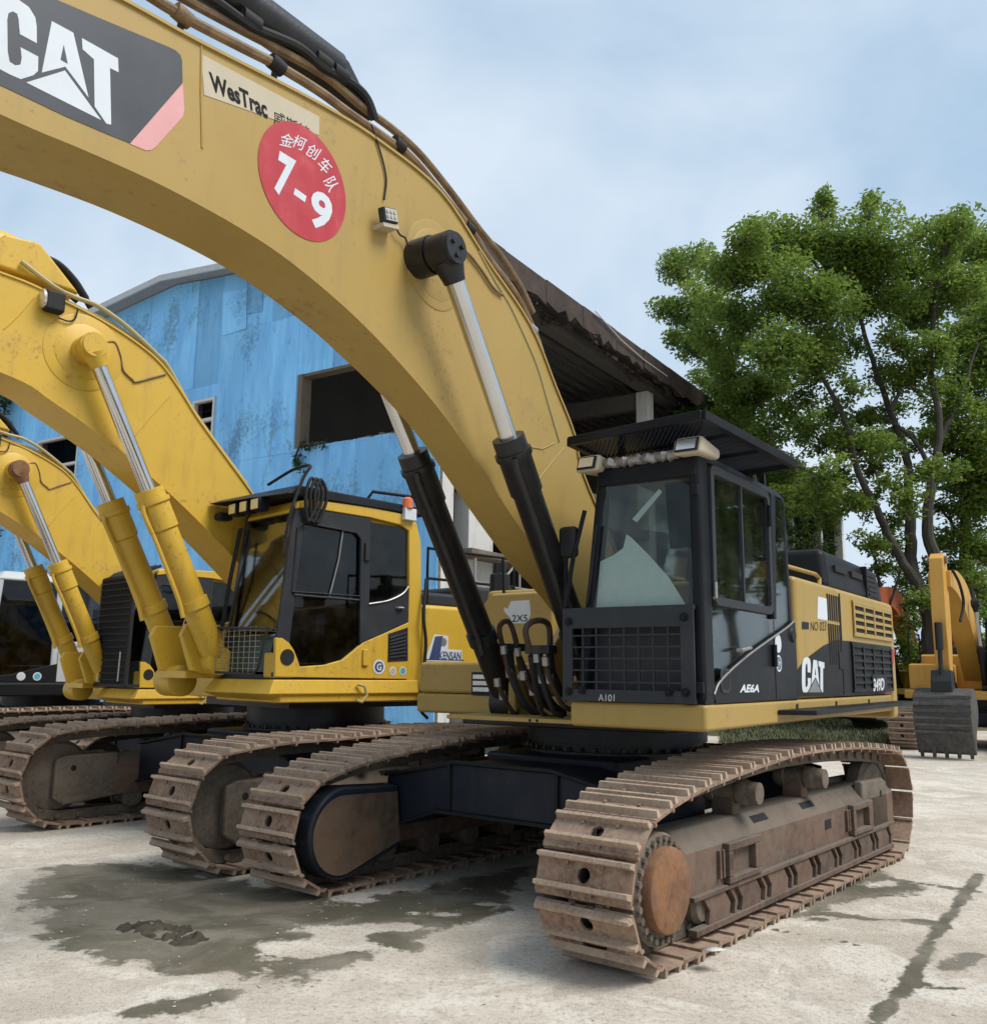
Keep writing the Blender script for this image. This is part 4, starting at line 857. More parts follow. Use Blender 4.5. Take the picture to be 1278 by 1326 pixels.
    for px, py, r, m2 in ((495, 867, .075, 'sticker_blue'), (513, 872, .045, 'beige'), (526, 871.5, .045, 'teal')):
        q = S((px, py)); up(MB().cyl((q[0], 1.4025, q[1]), (q[0], 1.405, q[1]), r, n=26), 'round_sticker', 'white', cab); up(MB().cyl((q[0], 1.405, q[1]), (q[0], 1.4065, q[1]), r * .72, n=26), 'sticker_face', m2, cab)
        if m2 == 'sticker_blue': flat_text('sticker_emblem', 'G', (q[0] + .03, 1.4075, q[1] - .035), (-.06, 0, 0), (0, 0, .07), 'white', cab, 0, .03)
    # front: glass, lower green pane, wipers, seat
    up(MB().hexa([(1.385, .42, 1.90), (1.391, .42, 1.90), (1.391, 1.32, 1.90), (1.385, 1.32, 1.90), (1.265, .50, 3.15), (1.271, .50, 3.15), (1.271, 1.32, 3.15), (1.265, 1.32, 3.15)]), 'windshield', 'dark_glass' if caged else 'glass', cab)
    up(MB().hexa([(1.40, .42, 1.60), (1.406, .42, 1.60), (1.406, 1.22, 1.60), (1.40, 1.22, 1.60), (1.388, .42, 1.92), (1.394, .42, 1.92), (1.394, 1.32, 1.92), (1.388, 1.32, 1.92)]), 'lower_pane', 'dark_green', cab)
    up(MB().box(1.38, 1.41, .42, 1.33, 1.90, 1.93), 'windshield_bar', 'cab_grey', cab)
    up(MB().box(1.20, 1.415, 1.18, 1.39, z0, 1.78), 'front_corner_panel', 'bright_yellow', cab, bevel=.02)
    s1 = MB(); s1.box(.2, .7, .65, 1.15, 1.9, 2.05); s1.hexa([(.05, .66, 2.0), (.22, .66, 2.0), (.22, 1.14, 2.0), (.05, 1.14, 2.0), (-.1, .7, 2.8), (.03, .7, 2.8), (.03, 1.1, 2.8), (-.1, 1.1, 2.8)]); up(s1, 'seat', 'seat', cab, bevel=.05, seg=3)
    up(MB().hexa([(-.31, .40, 1.56), (-.29, .40, 1.56), (-.29, 1.36, 1.56), (-.31, 1.36, 1.56), (-.28, .42, 2.2), (-.26, .42, 2.2), (-.26, 1.36, 2.2), (-.28, 1.36, 2.2)]), 'rear_panel', 'interior', cab)
    up(MB().hexa([(-.28, .42, 2.2), (-.275, .42, 2.2), (-.275, 1.33, 2.2), (-.28, 1.33, 2.2), (-.25, .46, 3.14), (-.245, .46, 3.14), (-.245, 1.33, 3.14), (-.25, 1.33, 3.14)]), 'rear_glass', 'dark_glass', cab)
    up(MB().hexa([(-.3, .37, 1.57), (1.3, .37, 1.57), (1.3, .375, 1.57), (-.3, .375, 1.57), (-.25, .45, 3.14), (1.2, .45, 3.14), (1.2, .455, 3.14), (-.25, .455, 3.14)]), 'right_glass', 'dark_glass', cab)
    up(MB().box(.35, .95, .5, .62, 1.6, 2.2), 'console', 'interior', cab, bevel=.03)
    up(MB().tube([(1.41, .50, 2.0), (1.40, .62, 2.5), (1.33, .66, 2.9)], .012, 6), 'wiper', 'rubber', cab)
    for y in (.40, .44): up(MB().tube([(1.45, y, 2.0), (1.40, y + .01, 2.5), (1.32, y + .02, 3.05)], .012, 6), 'grab_rail', 'rubber', cab)
    if caged:
        cg = MB(); cg.beam((1.60, .34, 1.58), (1.60, 1.36, 1.58), .04, .04); cg.beam((1.58, .36, 3.12), (1.58, 1.36, 3.12), .04, .04)
        cg.beam((1.60, .34, 1.58), (1.58, .36, 3.12), .05, .04, (1, 0, 0)); cg.beam((1.60, 1.36, 1.58), (1.58, 1.36, 3.12), .05, .04, (1, 0, 0))
        cg.beam((1.58, .36, 3.12), (1.2, .42, 3.3), .04, .04); cg.beam((1.58, 1.36, 3.12), (1.2, 1.34, 3.3), .04, .04); cg.beam((1.60, 1.36, 1.58), (1.40, 1.37, 1.58), .04, .04); cg.beam((1.60, .34, 1.58), (1.4, .36, 1.58), .04, .04)
        cage = up(cg, 'cab_cage', 'rubber')
        for k in range(22): y = .385 + .0445 * k; up(MB().tube([(1.60, y, 1.58), (1.585, y, 3.10), (1.45, y, 3.22), (1.25, y, 3.30)], .013, 5), 'cage_bar', 'rubber', cage)
        for k in range(16): z = 1.66 + k * .092; up(MB().tube([(1.612, .36, z), (1.612, 1.36, z)], .012, 5), 'cage_bar', 'rubber', cage)
        up(MB().tube([(1.625, .5, 2.05), (1.625, .5, 1.64), (1.625, .52, 1.64)], .012, 6), 'cage_strip', 'offwhite', cage); up(MB().tube([(1.625, 1.18, 2.05), (1.625, 1.16, 1.64)], .012, 6), 'cage_strip', 'offwhite', cage)
    else:
        # mesh basket guard at the front, visor with three lamps, cable loop, beacon, rails
        q = [(p[0], p[1]) for p in (F((262, 822), 1.5), F((356, 820), 1.5), F((345, 872), 1.5), F((338, 880), 1.5), F((270, 878), 1.5), F((262, 870), 1.5))]
        bg_ = up(MB().tube([(1.55, a, c2) for a, c2 in q], .013, 8, True), 'basket_guard', 'cab_grey')
        ys = [a for a, _ in q]; zs = [c2 for _, c2 in q]
        for k in range(1, 13): y = min(ys) + (max(ys) - min(ys)) * k / 14; up(MB().tube([(1.55, y, min(zs)), (1.55, y, max(zs) - .01)], .003, 4), 'guard_wire', 'steel', bg_)
        for k in range(1, 9): z = min(zs) + (max(zs) - min(zs)) * k / 9; up(MB().tube([(1.55, min(ys), z), (1.55, max(ys) - .12, z)], .003, 4), 'guard_wire', 'steel', bg_)
        up(MB().tube([(1.55, min(ys), .5 * (min(zs) + max(zs))), (1.55, min(ys) + .35, .5 * (min(zs) + max(zs)))], .011, 6), 'guard_rail', 'cab_grey', bg_)
        for y in (min(ys) + .1, max(ys) - .12): up(MB().beam((1.40, y, max(zs) - .05), (1.55, y, max(zs) - .02), .02, .02), 'guard_arm', 'cab_grey', bg_)
        v = MB(); v.hexa([(-.35, .34, 3.275), (1.62, .28, 3.285), (1.42, 1.42, 3.275), (-.35, 1.42, 3.275), (-.35, .36, 3.37), (1.50, .30, 3.335), (1.25, 1.40, 3.39), (-.35, 1.40, 3.37)])
        vis_ = up(v, 'roof_visor', 'cab_black', bevel=.02)
        for k in range(3):
            y = .50 + .215 * k; up(MB().box(1.38, 1.50, y, y + .155, 3.15, 3.274), 'work_lamp', 'cab_black', vis_, bevel=.012); up(MB().box(1.50, 1.507, y + .015, y + .14, 3.165, 3.262), 'lamp_lens', 'reflector', vis_)
        up(MB().box(1.40, 1.56, .30, .44, 3.12, 3.2), 'side_lamp', 'cab_black', vis_, bevel=.03)
        for dx in (0, .05, .10): up(MB().tube(spline([(1.18 - dx, 1.44, 3.08), (1.22 - dx, 1.47, 3.3), (1.16 - dx, 1.47, 3.46), (1.08 - dx, 1.47, 3.3), (1.14 - dx, 1.44, 3.06)], 6, True), .018, 8, True), 'cable_loop', 'rubber', vis_)
        up(MB().tube(spline([(1.40, 1.40, 2.7), (1.36, 1.44, 3.1), (1.25, 1.46, 3.45), (1.18, 1.46, 3.58), (1.2, 1.2, 3.58), (1.3, .9, 3.45)], 6), .016, 8), 'cable', 'rubber', vis_)
        up(MB().box(-.18, -.02, 1.40, 1.46, 3.20, 3.33), 'beacon_box', 'white', vis_, bevel=.01); up(MB().lathe((-.08, 1.42, 3.33), (-.08, 1.42, 9), [(0, .06), (.10, .055), (.12, .03), (.12, 0)], 18), 'beacon', 'amber', vis_)
        up(MB().tube([(.35, 1.25, 3.36), (.28, 1.28, 3.48), (-.35, 1.30, 3.50), (-.42, 1.28, 3.3)], .018, 8), 'roof_rail', 'cab_black', vis_)
    # house
    hs = up(MB().box(-3.1, -.36, -1.40, 1.40, 1.53, 2.33), 'engine_house', 'bright_yellow', bevel=.05, seg=3)
    up(MB().box(-3.0, -1.3, -1.1, 1.1, 2.33, 2.62), 'hood', 'cab_grey', bevel=.06, seg=3)
    up(MB().box(-1.25, -.45, -.2, 1.1, 2.33, 2.50), 'hood', 'cab_grey', bevel=.05, seg=3)
    up(MB().prism([S(p) for p in ((560, 855), (567, 826), (577, 825), (573, 855))], 'y', 1.401, 1.4035), 'emblem', 'sticker_blue', hs)
    q = S((578, 833)); up(MB().cyl((q[0], 1.401, q[1]), (q[0], 1.4035, q[1]), .045, n=22), 'emblem_dot', 'steel', hs)
    up(MB().prism([S(p) for p in ((554, 858), (566, 823), (584, 825), (584, 842), (602, 843), (602, 858))], 'y', 1.4, 1.4012), 'emblem_sticker', 'white', hs)
    o_, r_, t_ = (TB.on(p, 'y', 1.4036) for p in ((573, 856), (601, 856), (573, 845))); flat_text('owner_lettering', 'KENSAN', o_, r_ - o_, t_ - o_, 'sticker_blue', hs, 0, .02)
    up(MB().box(-.95, -.38, 1.40, 1.402, 1.742, 1.752), 'panel_seam', 'hole', hs)
    up(MB().box(-2.9, -1.4, 1.40, 1.403, 1.65, 2.2), 'side_grille', 'rubber', hs)
    cw = [(-3.1, 1.40), (-3.4, 1.38), (-3.55, 1.1), (-3.65, .5), (-3.67, 0), (-3.65, -.5), (-3.55, -1.1), (-3.4, -1.38), (-3.1, -1.40)]
    up(MB().prism([tuple(p) for p in spline(cw, 4)], 'z', 1.25, 2.4), 'counterweight', 'bright_yellow', bevel=.05, seg=3)
    b = MB(); b.tube([(-.45, 1.34, 2.33), (-.45, 1.34, 2.95), (-1.8, 1.34, 2.95), (-1.8, 1.34, 2.33)], .018, 8); b.tube([(-.45, 1.34, 2.62), (-1.8, 1.34, 2.62)], .016, 8); up(b, 'hand_rail', 'cat_black')
    up(MB().tube(spline([(-.36, 1.43, 2.6), (-.30, 1.47, 2.2), (-.34, 1.47, 1.9), (-.30, 1.47, 1.5), (-.28, 1.47, 1.25), (-.40, 1.45, 1.14)], 5), .018, 8), 'hand_rail', 'rubber')
    # right hand boxes, boom bracket
    up(MB().box(-.2, .95, -1.40, -.62, 1.53, 1.86), 'tool_box', 'bright_yellow', bevel=.04); up(MB().box(-1.3, -.22, -1.39, -.62, 1.53, 2.25), 'fuel_tank', 'bright_yellow', bevel=.05)
    br = [(-.4, 1.53), (1.35, 1.53), (1.72, 1.60), (1.85, 1.95), (1.80, 2.06), (1.15, 2.06), (.55, 2.30), (0.1, 2.35), (-.3, 2.0)]
    for y in (.30, -.37): up(MB().prism(br, 'y', y, y + .07), 'boom_bracket', 'bright_yellow', bevel=.015)
    up(MB().box(.9, 1.75, -.30, .30, 1.53, 1.60), 'bracket_floor', 'bright_yellow'); up(MB().lathe((1.55, -.5, 1.50), (1.55, 9, 1.50), [(0, .13), (.02, .16), (.35, .16), (.37, .13)], 26), 'swing_motor', 'bright_yellow')
    # boom
    hw = .28
    def bp(px): p = TB.on(px, 'y', hw); return (p[0], p[2])
    tp = [bp(p) for p in ((315, 632), (282, 589), (252, 549), (225.7, 509), (199, 476), (159, 446), (112.9, 419.6), (66.4, 398), (0, 370))]
    bt = [bp(p) for p in ((0, 496), (66.4, 532.4), (132.8, 577), (166, 602), (232, 658.6), (292, 716.7))]
    tl = [tuple(p) for p in spline([(.15, 2.42), (.7, 3.02)] + tp + [(5.2, 5.15), (6.9, 4.75)], 5)]; bl = [tuple(p) for p in spline([(6.9, 4.3), (5.2, 4.42)] + bt + [(.75, 2.32), (.3, 1.95)], 5)]
    ft_ = [(.15 + .25 * math.cos(a), 2.18 + .25 * math.sin(a)) for a in np.linspace(R(-70), R(-270), 9)]
    boom = up(MB().prism(tl + [(7.02, 4.6), (7.02, 4.45)] + bl + ft_, 'y', -hw, hw), 'boom', 'bright_yellow', smooth=25)
    for line, nm in ((tl, 'top_flange'), (bl, 'bottom_flange')):
        q = MB(); rings = []
        for i, p in enumerate(line):
            a = np.array(line[min(i + 1, len(line) - 1)]) - np.array(line[max(i - 1, 0)]); a /= np.linalg.norm(a); nr = np.array([-a[1], a[0]]); p0, p1 = np.array(p) - nr * .004, np.array(p) + nr * .014
            rings.append([(p0[0], -hw - .016, p0[1]), (p0[0], hw + .016, p0[1]), (p1[0], hw + .016, p1[1]), (p1[0], -hw - .016, p1[1])])
        q.ring_sweep(rings); up(q, nm, 'bright_yellow', boom, smooth=25)
    c = TB.on((104, 468), 'y', hw)
    for r, d in ((.37, .008), (.27, .016)): up(MB().lathe((c[0], hw, c[2]), (c[0], 9, c[2]), [(0, r), (d * .6, r), (d, r - .012), (d, 0)], 44), 'pin_plate', 'bright_yellow', boom)
    def W_(pxs, y, r, name, mat): return up(MB().tube(spline([TB.on(p, 'y', y) for p in pxs], 6), r, 8), name, mat, boom)
    W_(((130, 455), (144, 454), (152, 472), (156, 490), (168, 502), (172, 505), (190, 500), (211, 494)), hw + .01, .009, 'grease_line', 'pipe_rust')
    W_(((20, 352), (66, 385), (95, 398), (122, 408), (160, 434), (200, 470), (214, 485), (240, 530), (270, 572), (318, 634)), .24, .024, 'boom_pipe', 'olive_pipe')
    W_(((60, 392), (100, 412), (140, 430), (185, 462), (212, 490), (240, 536), (270, 580), (314, 634)), .20, .018, 'boom_pipe', 'olive_pipe')
    W_(((10, 330), (50, 352), (80, 370), (100, 392), (112, 410)), .05, .034, 'hose', 'rubber'); W_(((0, 340), (40, 362), (70, 382), (95, 402)), .0, .034, 'hose', 'rubber'); W_(((20, 340), (62, 350), (88, 372), (106, 398)), .12, .03, 'hose', 'rubber')
    p0 = TB.on((18, 362), 'y', 0); up(MB().prism([(p0[0] - .5, p0[2] - .15), (p0[0] + .4, p0[2] - .1), (p0[0] + .2, p0[2] + .22), (p0[0] - .1, p0[2] + .24)], 'y', -.2, .2), 'cylinder_bracket', 'bright_yellow', boom, bevel=.03)
    up(MB().lathe((p0[0] + .05, 0, p0[2] + .16), (p0[0] + 2, 0, p0[2] + .32), [(0, .1), (.05, .14), (1.0, .14), (2.2, .14)], 24), 'arm_cylinder', 'bright_yellow')
    q = TB.on((64, 404), 'y', hw + .06); up(MB().box(q[0] - .09, q[0] + .09, hw + .0, hw + .12, q[2] - .10, q[2] + .10), 'boom_lamp', 'rubber', boom, bevel=.03); up(MB().lathe((q[0] + .09, hw + .06, q[2] + .01), (q[0] + 1, hw + .06, q[2] - .1), [(0, .09), (.02, .085), (.03, 0)], 20), 'lamp_lens', 'reflector', boom)
    W_(((70, 424), (84, 428), (92, 424), (95, 412)), hw + .03, .008, 'lamp_wire', 'rubber')
    for pts in (((168, 580), (190, 552), (216, 522)), ((0, 440), (20, 420), (38, 398))): W_(pts, hw + .002, .006, 'weld_bead', 'bright_yellow')
    for s in (1, -1): lift_cylinder(up, (2.97, 4.57), (1.50, 1.70), .45 * s, .44, .125, .068, 'bright_yellow', 'bright_yellow' if not caged else 'disc_rust', s)
    up(MB().cyl((2.97, -.40, 4.57), (2.97, .40, 4.57), .13, n=28), 'boom_pin', 'bright_yellow', boom)
    up(MB().prism([(6.4, 4.75), (6.9, 5.1), (7.4, 4.8), (7.7, 2.2), (7.7, 1.6), (7.45, 1.55), (7.1, 2.8), (6.8, 4.2)], 'y', -.2, .2), 'arm', 'bright_yellow', bevel=.02)
    up(MB().prism([tuple(p) for p in spline([(7.75, 1.65), (7.35, 1.6), (6.75, 1.3), (6.35, .7), (6.4, .06), (6.6, .02), (6.8, .35), (7.15, .6), (7.7, .5), (8.0, .8)], 4, True)], 'y', -.8, .8), 'bucket', 'bucket_steel', bevel=.01)
    return root
yellow_digger('bright yellow excavator with three roof lamps on black visor and blue KENSAN lettering', BX, BY, BYAW, 1.0, False, 21)
yellow_digger('bright yellow excavator whose cab front wears a tall black bar cage', -4.437, 13.526, 3.9534 - BDY, .89, True, 31)

# ================================================================ simpler machines further off
def plain_digger(label, X, Y, yaw, sc, body, boommat, cabmat, deckmat, pose, seed, group=None, full=True, boom_px=None):
    root = thing('excavator', label, 'excavator', (X, Y, 0), yaw, group, sc)
    def up(b, name, mat, parent=None, **k): return b.obj(name, mat, parent or root, 0, **k)
    undercarriage(root, dict(G=2.5, W=.6, fx=1.95, fr=.47, rx=-1.9, rr=.46, pitch=.20, tops=[(1.5, .955), (.8, .96), (0, .97), (-.9, .95)], frx=-2.0, ffx=1.45, ft=.62, carriers=(.6, -.6), cz=.76,
        lugs=((.7, .4),), ports=(0.,), slots=(.3,), front='idler', rear='sprocket', beam_out=1.15, deck_z=1.12, beam_z=.86), seed)
    dk = up(MB().box(-2.5, 1.48, -1.35, 1.35, 1.13, 1.33), 'deck', deckmat, bevel=.03)
    hs = up(MB().box(-2.5, -.45, -1.34, 1.34, 1.332, 2.2), 'engine_house', body, bevel=.06, seg=3)
    up(MB().box(-2.3, -.9, -.9, .9, 2.2, 2.42), 'hood', 'cab_grey', bevel=.05)
    up(MB().prism([tuple(p) for p in spline([(-2.5, 1.33), (-2.8, 1.25), (-2.98, .6), (-3.0, 0), (-2.98, -.6), (-2.8, -1.25), (-2.5, -1.33)], 4)], 'z', 1.15, 2.2), 'counterweight', body, bevel=.05)
    up(MB().box(-.4, .95, -1.34, -.5, 1.332, 1.95), 'tool_box', body, bevel=.05)
    b = MB(); b.tube([(.9, -1.3, 1.95), (.9, -1.3, 2.7), (-.3, -1.3, 2.7), (-.3, -1.3, 2.0)], .02, 8); up(b, 'hand_rail', 'cat_black')
    # cab
    b = MB()
    for x0, y0, x1, y1, wx, wy in ((1.5, 1.33, 1.38, 1.28, -.11, -.1), (1.5, .42, 1.38, .46, -.1, .1), (-.40, 1.33, -.35, 1.28, .13, -.1), (-.40, .42, -.35, .46, .1, .1), (.42, 1.33, .40, 1.285, .10, -.06)):
        c = []
        for x, y, z in ((x0, y0, 1.34), (x1, y1, 2.9)): c += [(x, y, z), (x + wx, y, z), (x + wx, y + wy, z), (x, y + wy, z)]
        q = MB(); q.hexa(c); q.f = [f[::-1] for f in q.f] if wx * wy < 0 else q.f; b.add(q.v, q.f)
    cab = up(MB().box(-.38, 1.46, .44, 1.31, 1.3325, 1.36), 'cab', cabmat)
    for i in range(5):
        q = MB(); q.add(b.v[i * 8:i * 8 + 8], [tuple(k - i * 8 for k in f) for f in b.f[i * 6:i * 6 + 6]]); up(q, 'pillar', cabmat, cab, bevel=.03, seg=3)
    up(MB().hexa([(-.38, .42, 2.85), (1.42, .42, 2.85), (1.42, 1.31, 2.85), (-.38, 1.31, 2.85), (-.25, .5, 3.0), (1.28, .5, 3.0), (1.28, 1.22, 3.0), (-.25, 1.22, 3.0)]), 'roof', cabmat, cab, bevel=.05, seg=3)
    lowp = [(1.3, 1.34), (1.29, 1.50), (1.1, 1.56), (.55, 1.74), (.40, 1.80), (.30, 1.78), (.15, 1.86), (-.40, 1.88), (-.40, 1.34)]
    up(MB().prism([(1.5, 1.34), (1.49, 1.38), (1.05, 1.46), (.42, 1.62), (.42, 1.34)], 'y', 1.33, 1.28), 'door_panel', deckmat, cab, bevel=.008)
    rp = [(.42, 1.34), (.42, 1.80), (.32, 1.92), (.20, 1.96), (-.40, 1.98), (-.40, 1.34)]
    up(MB().prism([tuple(p) for p in rp], 'y', 1.333, 1.28), 'rear_panel', cabmat, cab, bevel=.012)
    for k in range(4): up(MB().tube(spline([(.36 - .045 * k, 1.336, 1.62), (.35 - .05 * k, 1.336, 1.82), (.30 - .06 * k, 1.336, 1.92)], 4), .006, 5), 'panel_stripe', 'cat_black', cab)
    up(MB().prism([(1.45, 1.36), (1.36, 2.87), (-.33, 2.87), (-.36, 1.36)], 'y', 1.272, 1.266), 'side_glass', 'dark_glass', cab)
    up(MB().hexa([(1.46, .5, 1.38), (1.466, .5, 1.38), (1.466, 1.26, 1.38), (1.46, 1.26, 1.38), (1.35, .5, 2.87), (1.356, .5, 2.87), (1.356, 1.26, 2.87), (1.35, 1.26, 2.87)]), 'windshield', 'dark_glass', cab)
    up(MB().prism([(1.4, 1.36), (1.3, 2.87), (-.33, 2.87), (-.36, 1.36)], 'y', .47, .464), 'right_glass', 'dark_glass', cab)
    up(MB().box(.1, .6, .6, 1.1, 1.5, 1.9), 'seat', 'seat', cab, bevel=.05); up(MB().box(0, .14, .62, 1.08, 1.9, 2.6), 'seat_back', 'seat', cab, bevel=.05)
    for px_, m_ in ((.93, 'offwhite'), (.70, 'teal')):
        up(MB().cyl((px_, 1.331, 1.425), (px_, 1.335, 1.425), .062, n=22), 'round_sticker', 'white', cab); up(MB().cyl((px_, 1.335, 1.425), (px_, 1.337, 1.425), .046, n=22), 'sticker_face', m_, cab)
    # boom, arm, bucket
    def thick(line, ws):
        n = len(line); L_, R_ = [], []
        for i in range(n):
            a = np.array(line[min(i + 1, n - 1)]) - np.array(line[max(i - 1, 0)]); a /= np.linalg.norm(a); nr = np.array([-a[1], a[0]]); L_.append(tuple(np.array(line[i]) + nr * ws[i])); R_.append(tuple(np.array(line[i]) - nr * ws[i]))
        return L_ + R_[::-1]
    bl = spline(pose['boom'], 8); ws = np.interp(np.linspace(0, 1, len(bl)), [0, .5, 1], [.17, .40, .17]); hw = .22
    bm = up(MB().prism(thick(bl, ws), 'y', -hw, hw), 'boom', boommat, smooth=25, bevel=.012)
    al = pose['arm']; aw = pose.get('aw', .17); up(MB().prism(al, 'y', -aw, aw), 'arm', boommat, bevel=.02)
    mid = bl[len(bl) // 2]
    for s in (1, -1): lift_cylinder(up, (mid[0] + .05, mid[1]), (1.1, 1.38), .36 * s, .5, .085, .048, 'greasy_black', 'greasy_black', s, False)
    if 'acyl' in pose:
        p0, p1 = pose['acyl']; q = MB(); q.cyl((p0[0], 0, p0[1]), ((p0[0] * .55 + p1[0] * .45), 0, (p0[1] * .55 + p1[1] * .45)), .075, n=18); q.cyl((p0[0], 0, p0[1]), (p1[0], 0, p1[1]), .045, n=16); up(q, 'bucket_cylinder', 'greasy_black')
    if 'bucket' in pose:
        bkp = [tuple(p) for p in spline(pose['bucket'], 4, True)]; bk = up(MB().prism(bkp, 'y', -.54, .54), 'bucket', 'bucket_steel', bevel=.01)
        for k in range(5):
            y = -.46 + .23 * k; t0 = pose['tooth']; up(MB().hexa([(t0[0] - .03, y - .045, t0[1] + .22), (t0[0] + .06, y - .045, t0[1] + .22), (t0[0] + .06, y + .045, t0[1] + .22), (t0[0] - .03, y + .045, t0[1] + .22), (t0[0] - .01, y - .03, t0[1]), (t0[0] + .02, y - .03, t0[1]), (t0[0] + .02, y + .03, t0[1]), (t0[0] - .01, y + .03, t0[1])][::1]), 'bucket_tooth', 'bucket_steel', bk)
        for z, x in pose.get('ribs', ()): up(MB().box(x - .04, x + .03, -.545, .545, z - .032, z + .032), 'bucket_rib', 'bucket_steel', bk, bevel=.008)
    if 'link' in pose: up(MB().prism(pose['link'], 'y', -.2, .2), 'bucket_link', 'cab_grey', bevel=.02); up(MB().cyl((3.82, -.19, 4.1), (3.82, .19, 4.1), .085, n=20), 'arm_pin', 'pipe_rust'); up(MB().tube(spline([(3.6, .24, 3.9), (3.5, .34, 3.6), (3.3, .36, 3.2), (3.5, .3, 2.8)], 6), .03, 8), 'hose', 'rubber')
    return root
REACH = dict(boom=[(.2, 1.75), (1.1, 3.0), (2.2, 4.1), (3.6, 4.35), (5.2, 3.9)], arm=[(4.9, 4.2), (5.3, 4.35), (5.6, 3.9), (5.9, 1.6), (5.9, 1.1), (5.7, 1.05), (5.3, 2.4), (5.1, 3.6)], bucket=[(5.95, 1.1), (5.6, 1.1), (5.0, .9), (4.7, .45), (4.75, .06), (4.9, .04), (5.1, .3), (5.5, .42), (6.0, .5)], tooth=(4.8, .03))
plain_digger('orange excavator with grey-white cab pillars and black deck beside the caged yellow one', -7.62, 16.30, 3.92, 1.04, 'orange', 'orange', 'grey_white', 'cat_black', dict(REACH, boom=[(.2, 1.7), (1.2, 2.1), (2.5, 2.45), (4.0, 2.35), (5.3, 1.9)], arm=[(5.0, 2.2), (5.4, 2.3), (5.7, 2.0), (7.2, 1.0), (7.3, .7), (7.1, .6), (6.6, .8), (5.3, 1.6)], bucket=[(7.4, .95), (7.0, .9), (6.5, .7), (6.2, .4), (6.25, .06), (6.4, .04), (6.6, .2), (7.0, .3), (7.5, .4)], tooth=(6.3, .03)), 41, 'excavators parked side by side')
# one facing us with its arm hanging straight down onto a ribbed bucket
FOLD = dict(aw=.14, boom=[(.2, 1.65), (.9, 2.5), (1.8, 3.3), (2.8, 3.65), (3.75, 3.7)],
    arm=[(3.58, 4.05), (3.80, 4.25), (4.02, 4.12), (4.12, 2.9), (4.06, 1.45), (3.95, 1.30), (3.80, 1.35), (3.62, 2.6)], acyl=((4.22, 2.75), (4.28, 1.5)),
    link=[(4.02, 1.40), (4.34, 1.28), (4.38, 1.55), (4.25, 1.78), (4.06, 1.75)], bucket=[(4.0, 1.40), (4.40, 1.30), (4.52, 1.0), (4.50, .62), (4.35, .30), (4.28, .12), (4.15, .14), (4.05, .5), (3.75, .75), (3.7, 1.1)], tooth=(4.27, .02), ribs=((1.24, 4.45), (1.10, 4.515), (.96, 4.54), (.82, 4.54), (.68, 4.525), (.54, 4.49)))
M['digger_orange'] = paint('digger_orange', (.56, .30, .045), .5, (.28, .17, .06), .45, 1.6, .45, .3, bump=.05)
ey = R(234); tgt = np.array((9.24, 19.25)); bo = np.array((math.cos(ey), math.sin(ey))) * 4.27 * 1.0
EX, EY = tgt - bo
plain_digger('yellow excavator facing forward with its arm hanging down onto a ribbed grey bucket', EX, EY, ey, 1.0, 'digger_orange', 'digger_orange', 'cab_black', 'digger_orange', FOLD, 51, 'machines standing by the trees')
plain_digger('orange excavator behind the yellow one, its boom rising beside the tree trunk', 17.2, 34.0, R(238), 1.0, 'orange', 'orange', 'cab_black', 'orange', dict(FOLD), 61, 'machines standing by the trees')
plain_digger('yellow and orange excavator half hidden by the grass bank under the tree', 14.4, 31.5, R(228), .95, 'bright_yellow', 'orange', 'cab_black', 'bright_yellow', REACH, 71, 'machines standing by the trees')
# ================================================================ ground
def ground_pt(px): p = WF.on(px, 'z', 0); return (p[0], p[1])
def seg_d(x, y, a, b):
    ax, ay = a; bx, by = b; dx, dy = bx - ax, by - ay; t = np.clip(((x - ax) * dx + (y - ay) * dy) / (dx * dx + dy * dy), 0, 1)
    return np.hypot(x - ax - t * dx, y - ay - t * dy)
def fine_axis(a, b, st, lo, hi):
    m = list(np.arange(a, b + 1e-6, st)); l, d = [], st
    x = a
    while x > lo: d *= 1.35; x -= d; l.append(x)
    r, d, x = [], st, b
    while x < hi: d *= 1.35; x += d; r.append(x)
    return np.array(l[::-1] + m + r)
gx = fine_axis(-7.0, 9.0, .055, -900, 900); gy = fine_axis(2.6, 13.5, .055, -300, 1500)
XX, YY = np.meshgrid(gx, gy); x, y = XX.ravel(), YY.ravel()
def poly_mask(pxs, soft):
    P = [ground_pt(p) for p in pxs]; n = len(P); ins = np.zeros(len(x), bool); d = np.full(len(x), 1e9)
    for i in range(n):
        (x1, y1), (x2, y2) = P[i], P[(i + 1) % n]; d = np.minimum(d, seg_d(x, y, (x1, y1), (x2, y2)))
        c = ((y1 > y) != (y2 > y)) & (x < (x2 - x1) * (y - y1) / (y2 - y1 + 1e-12) + x1); ins ^= c
    return np.clip(.5 + np.where(ins, d, -d) / soft, 0, 1)
damp = np.zeros(len(x))
damp = np.maximum(damp, poly_mask([(40, 1170), (75, 1135), (190, 1125), (320, 1145), (460, 1175), (640, 1130), (700, 1120), (672, 1160), (655, 1180), (590, 1205), (530, 1235), (470, 1225), (360, 1245), (345, 1275), (290, 1290), (320, 1265), (240, 1275), (190, 1255), (120, 1250), (70, 1225)], .35))
damp = np.maximum(damp, poly_mask([(1050, 1165), (1090, 1110), (1140, 1095), (1165, 1110), (1150, 1135), (1185, 1130), (1215, 1140), (1150, 1150), (1100, 1160), (1060, 1185)], .3))
damp = np.maximum(damp, poly_mask([(340, 1275), (380, 1245), (470, 1222), (520, 1235), (440, 1262), (350, 1290), (250, 1326), (150, 1326)], .3) * .9)
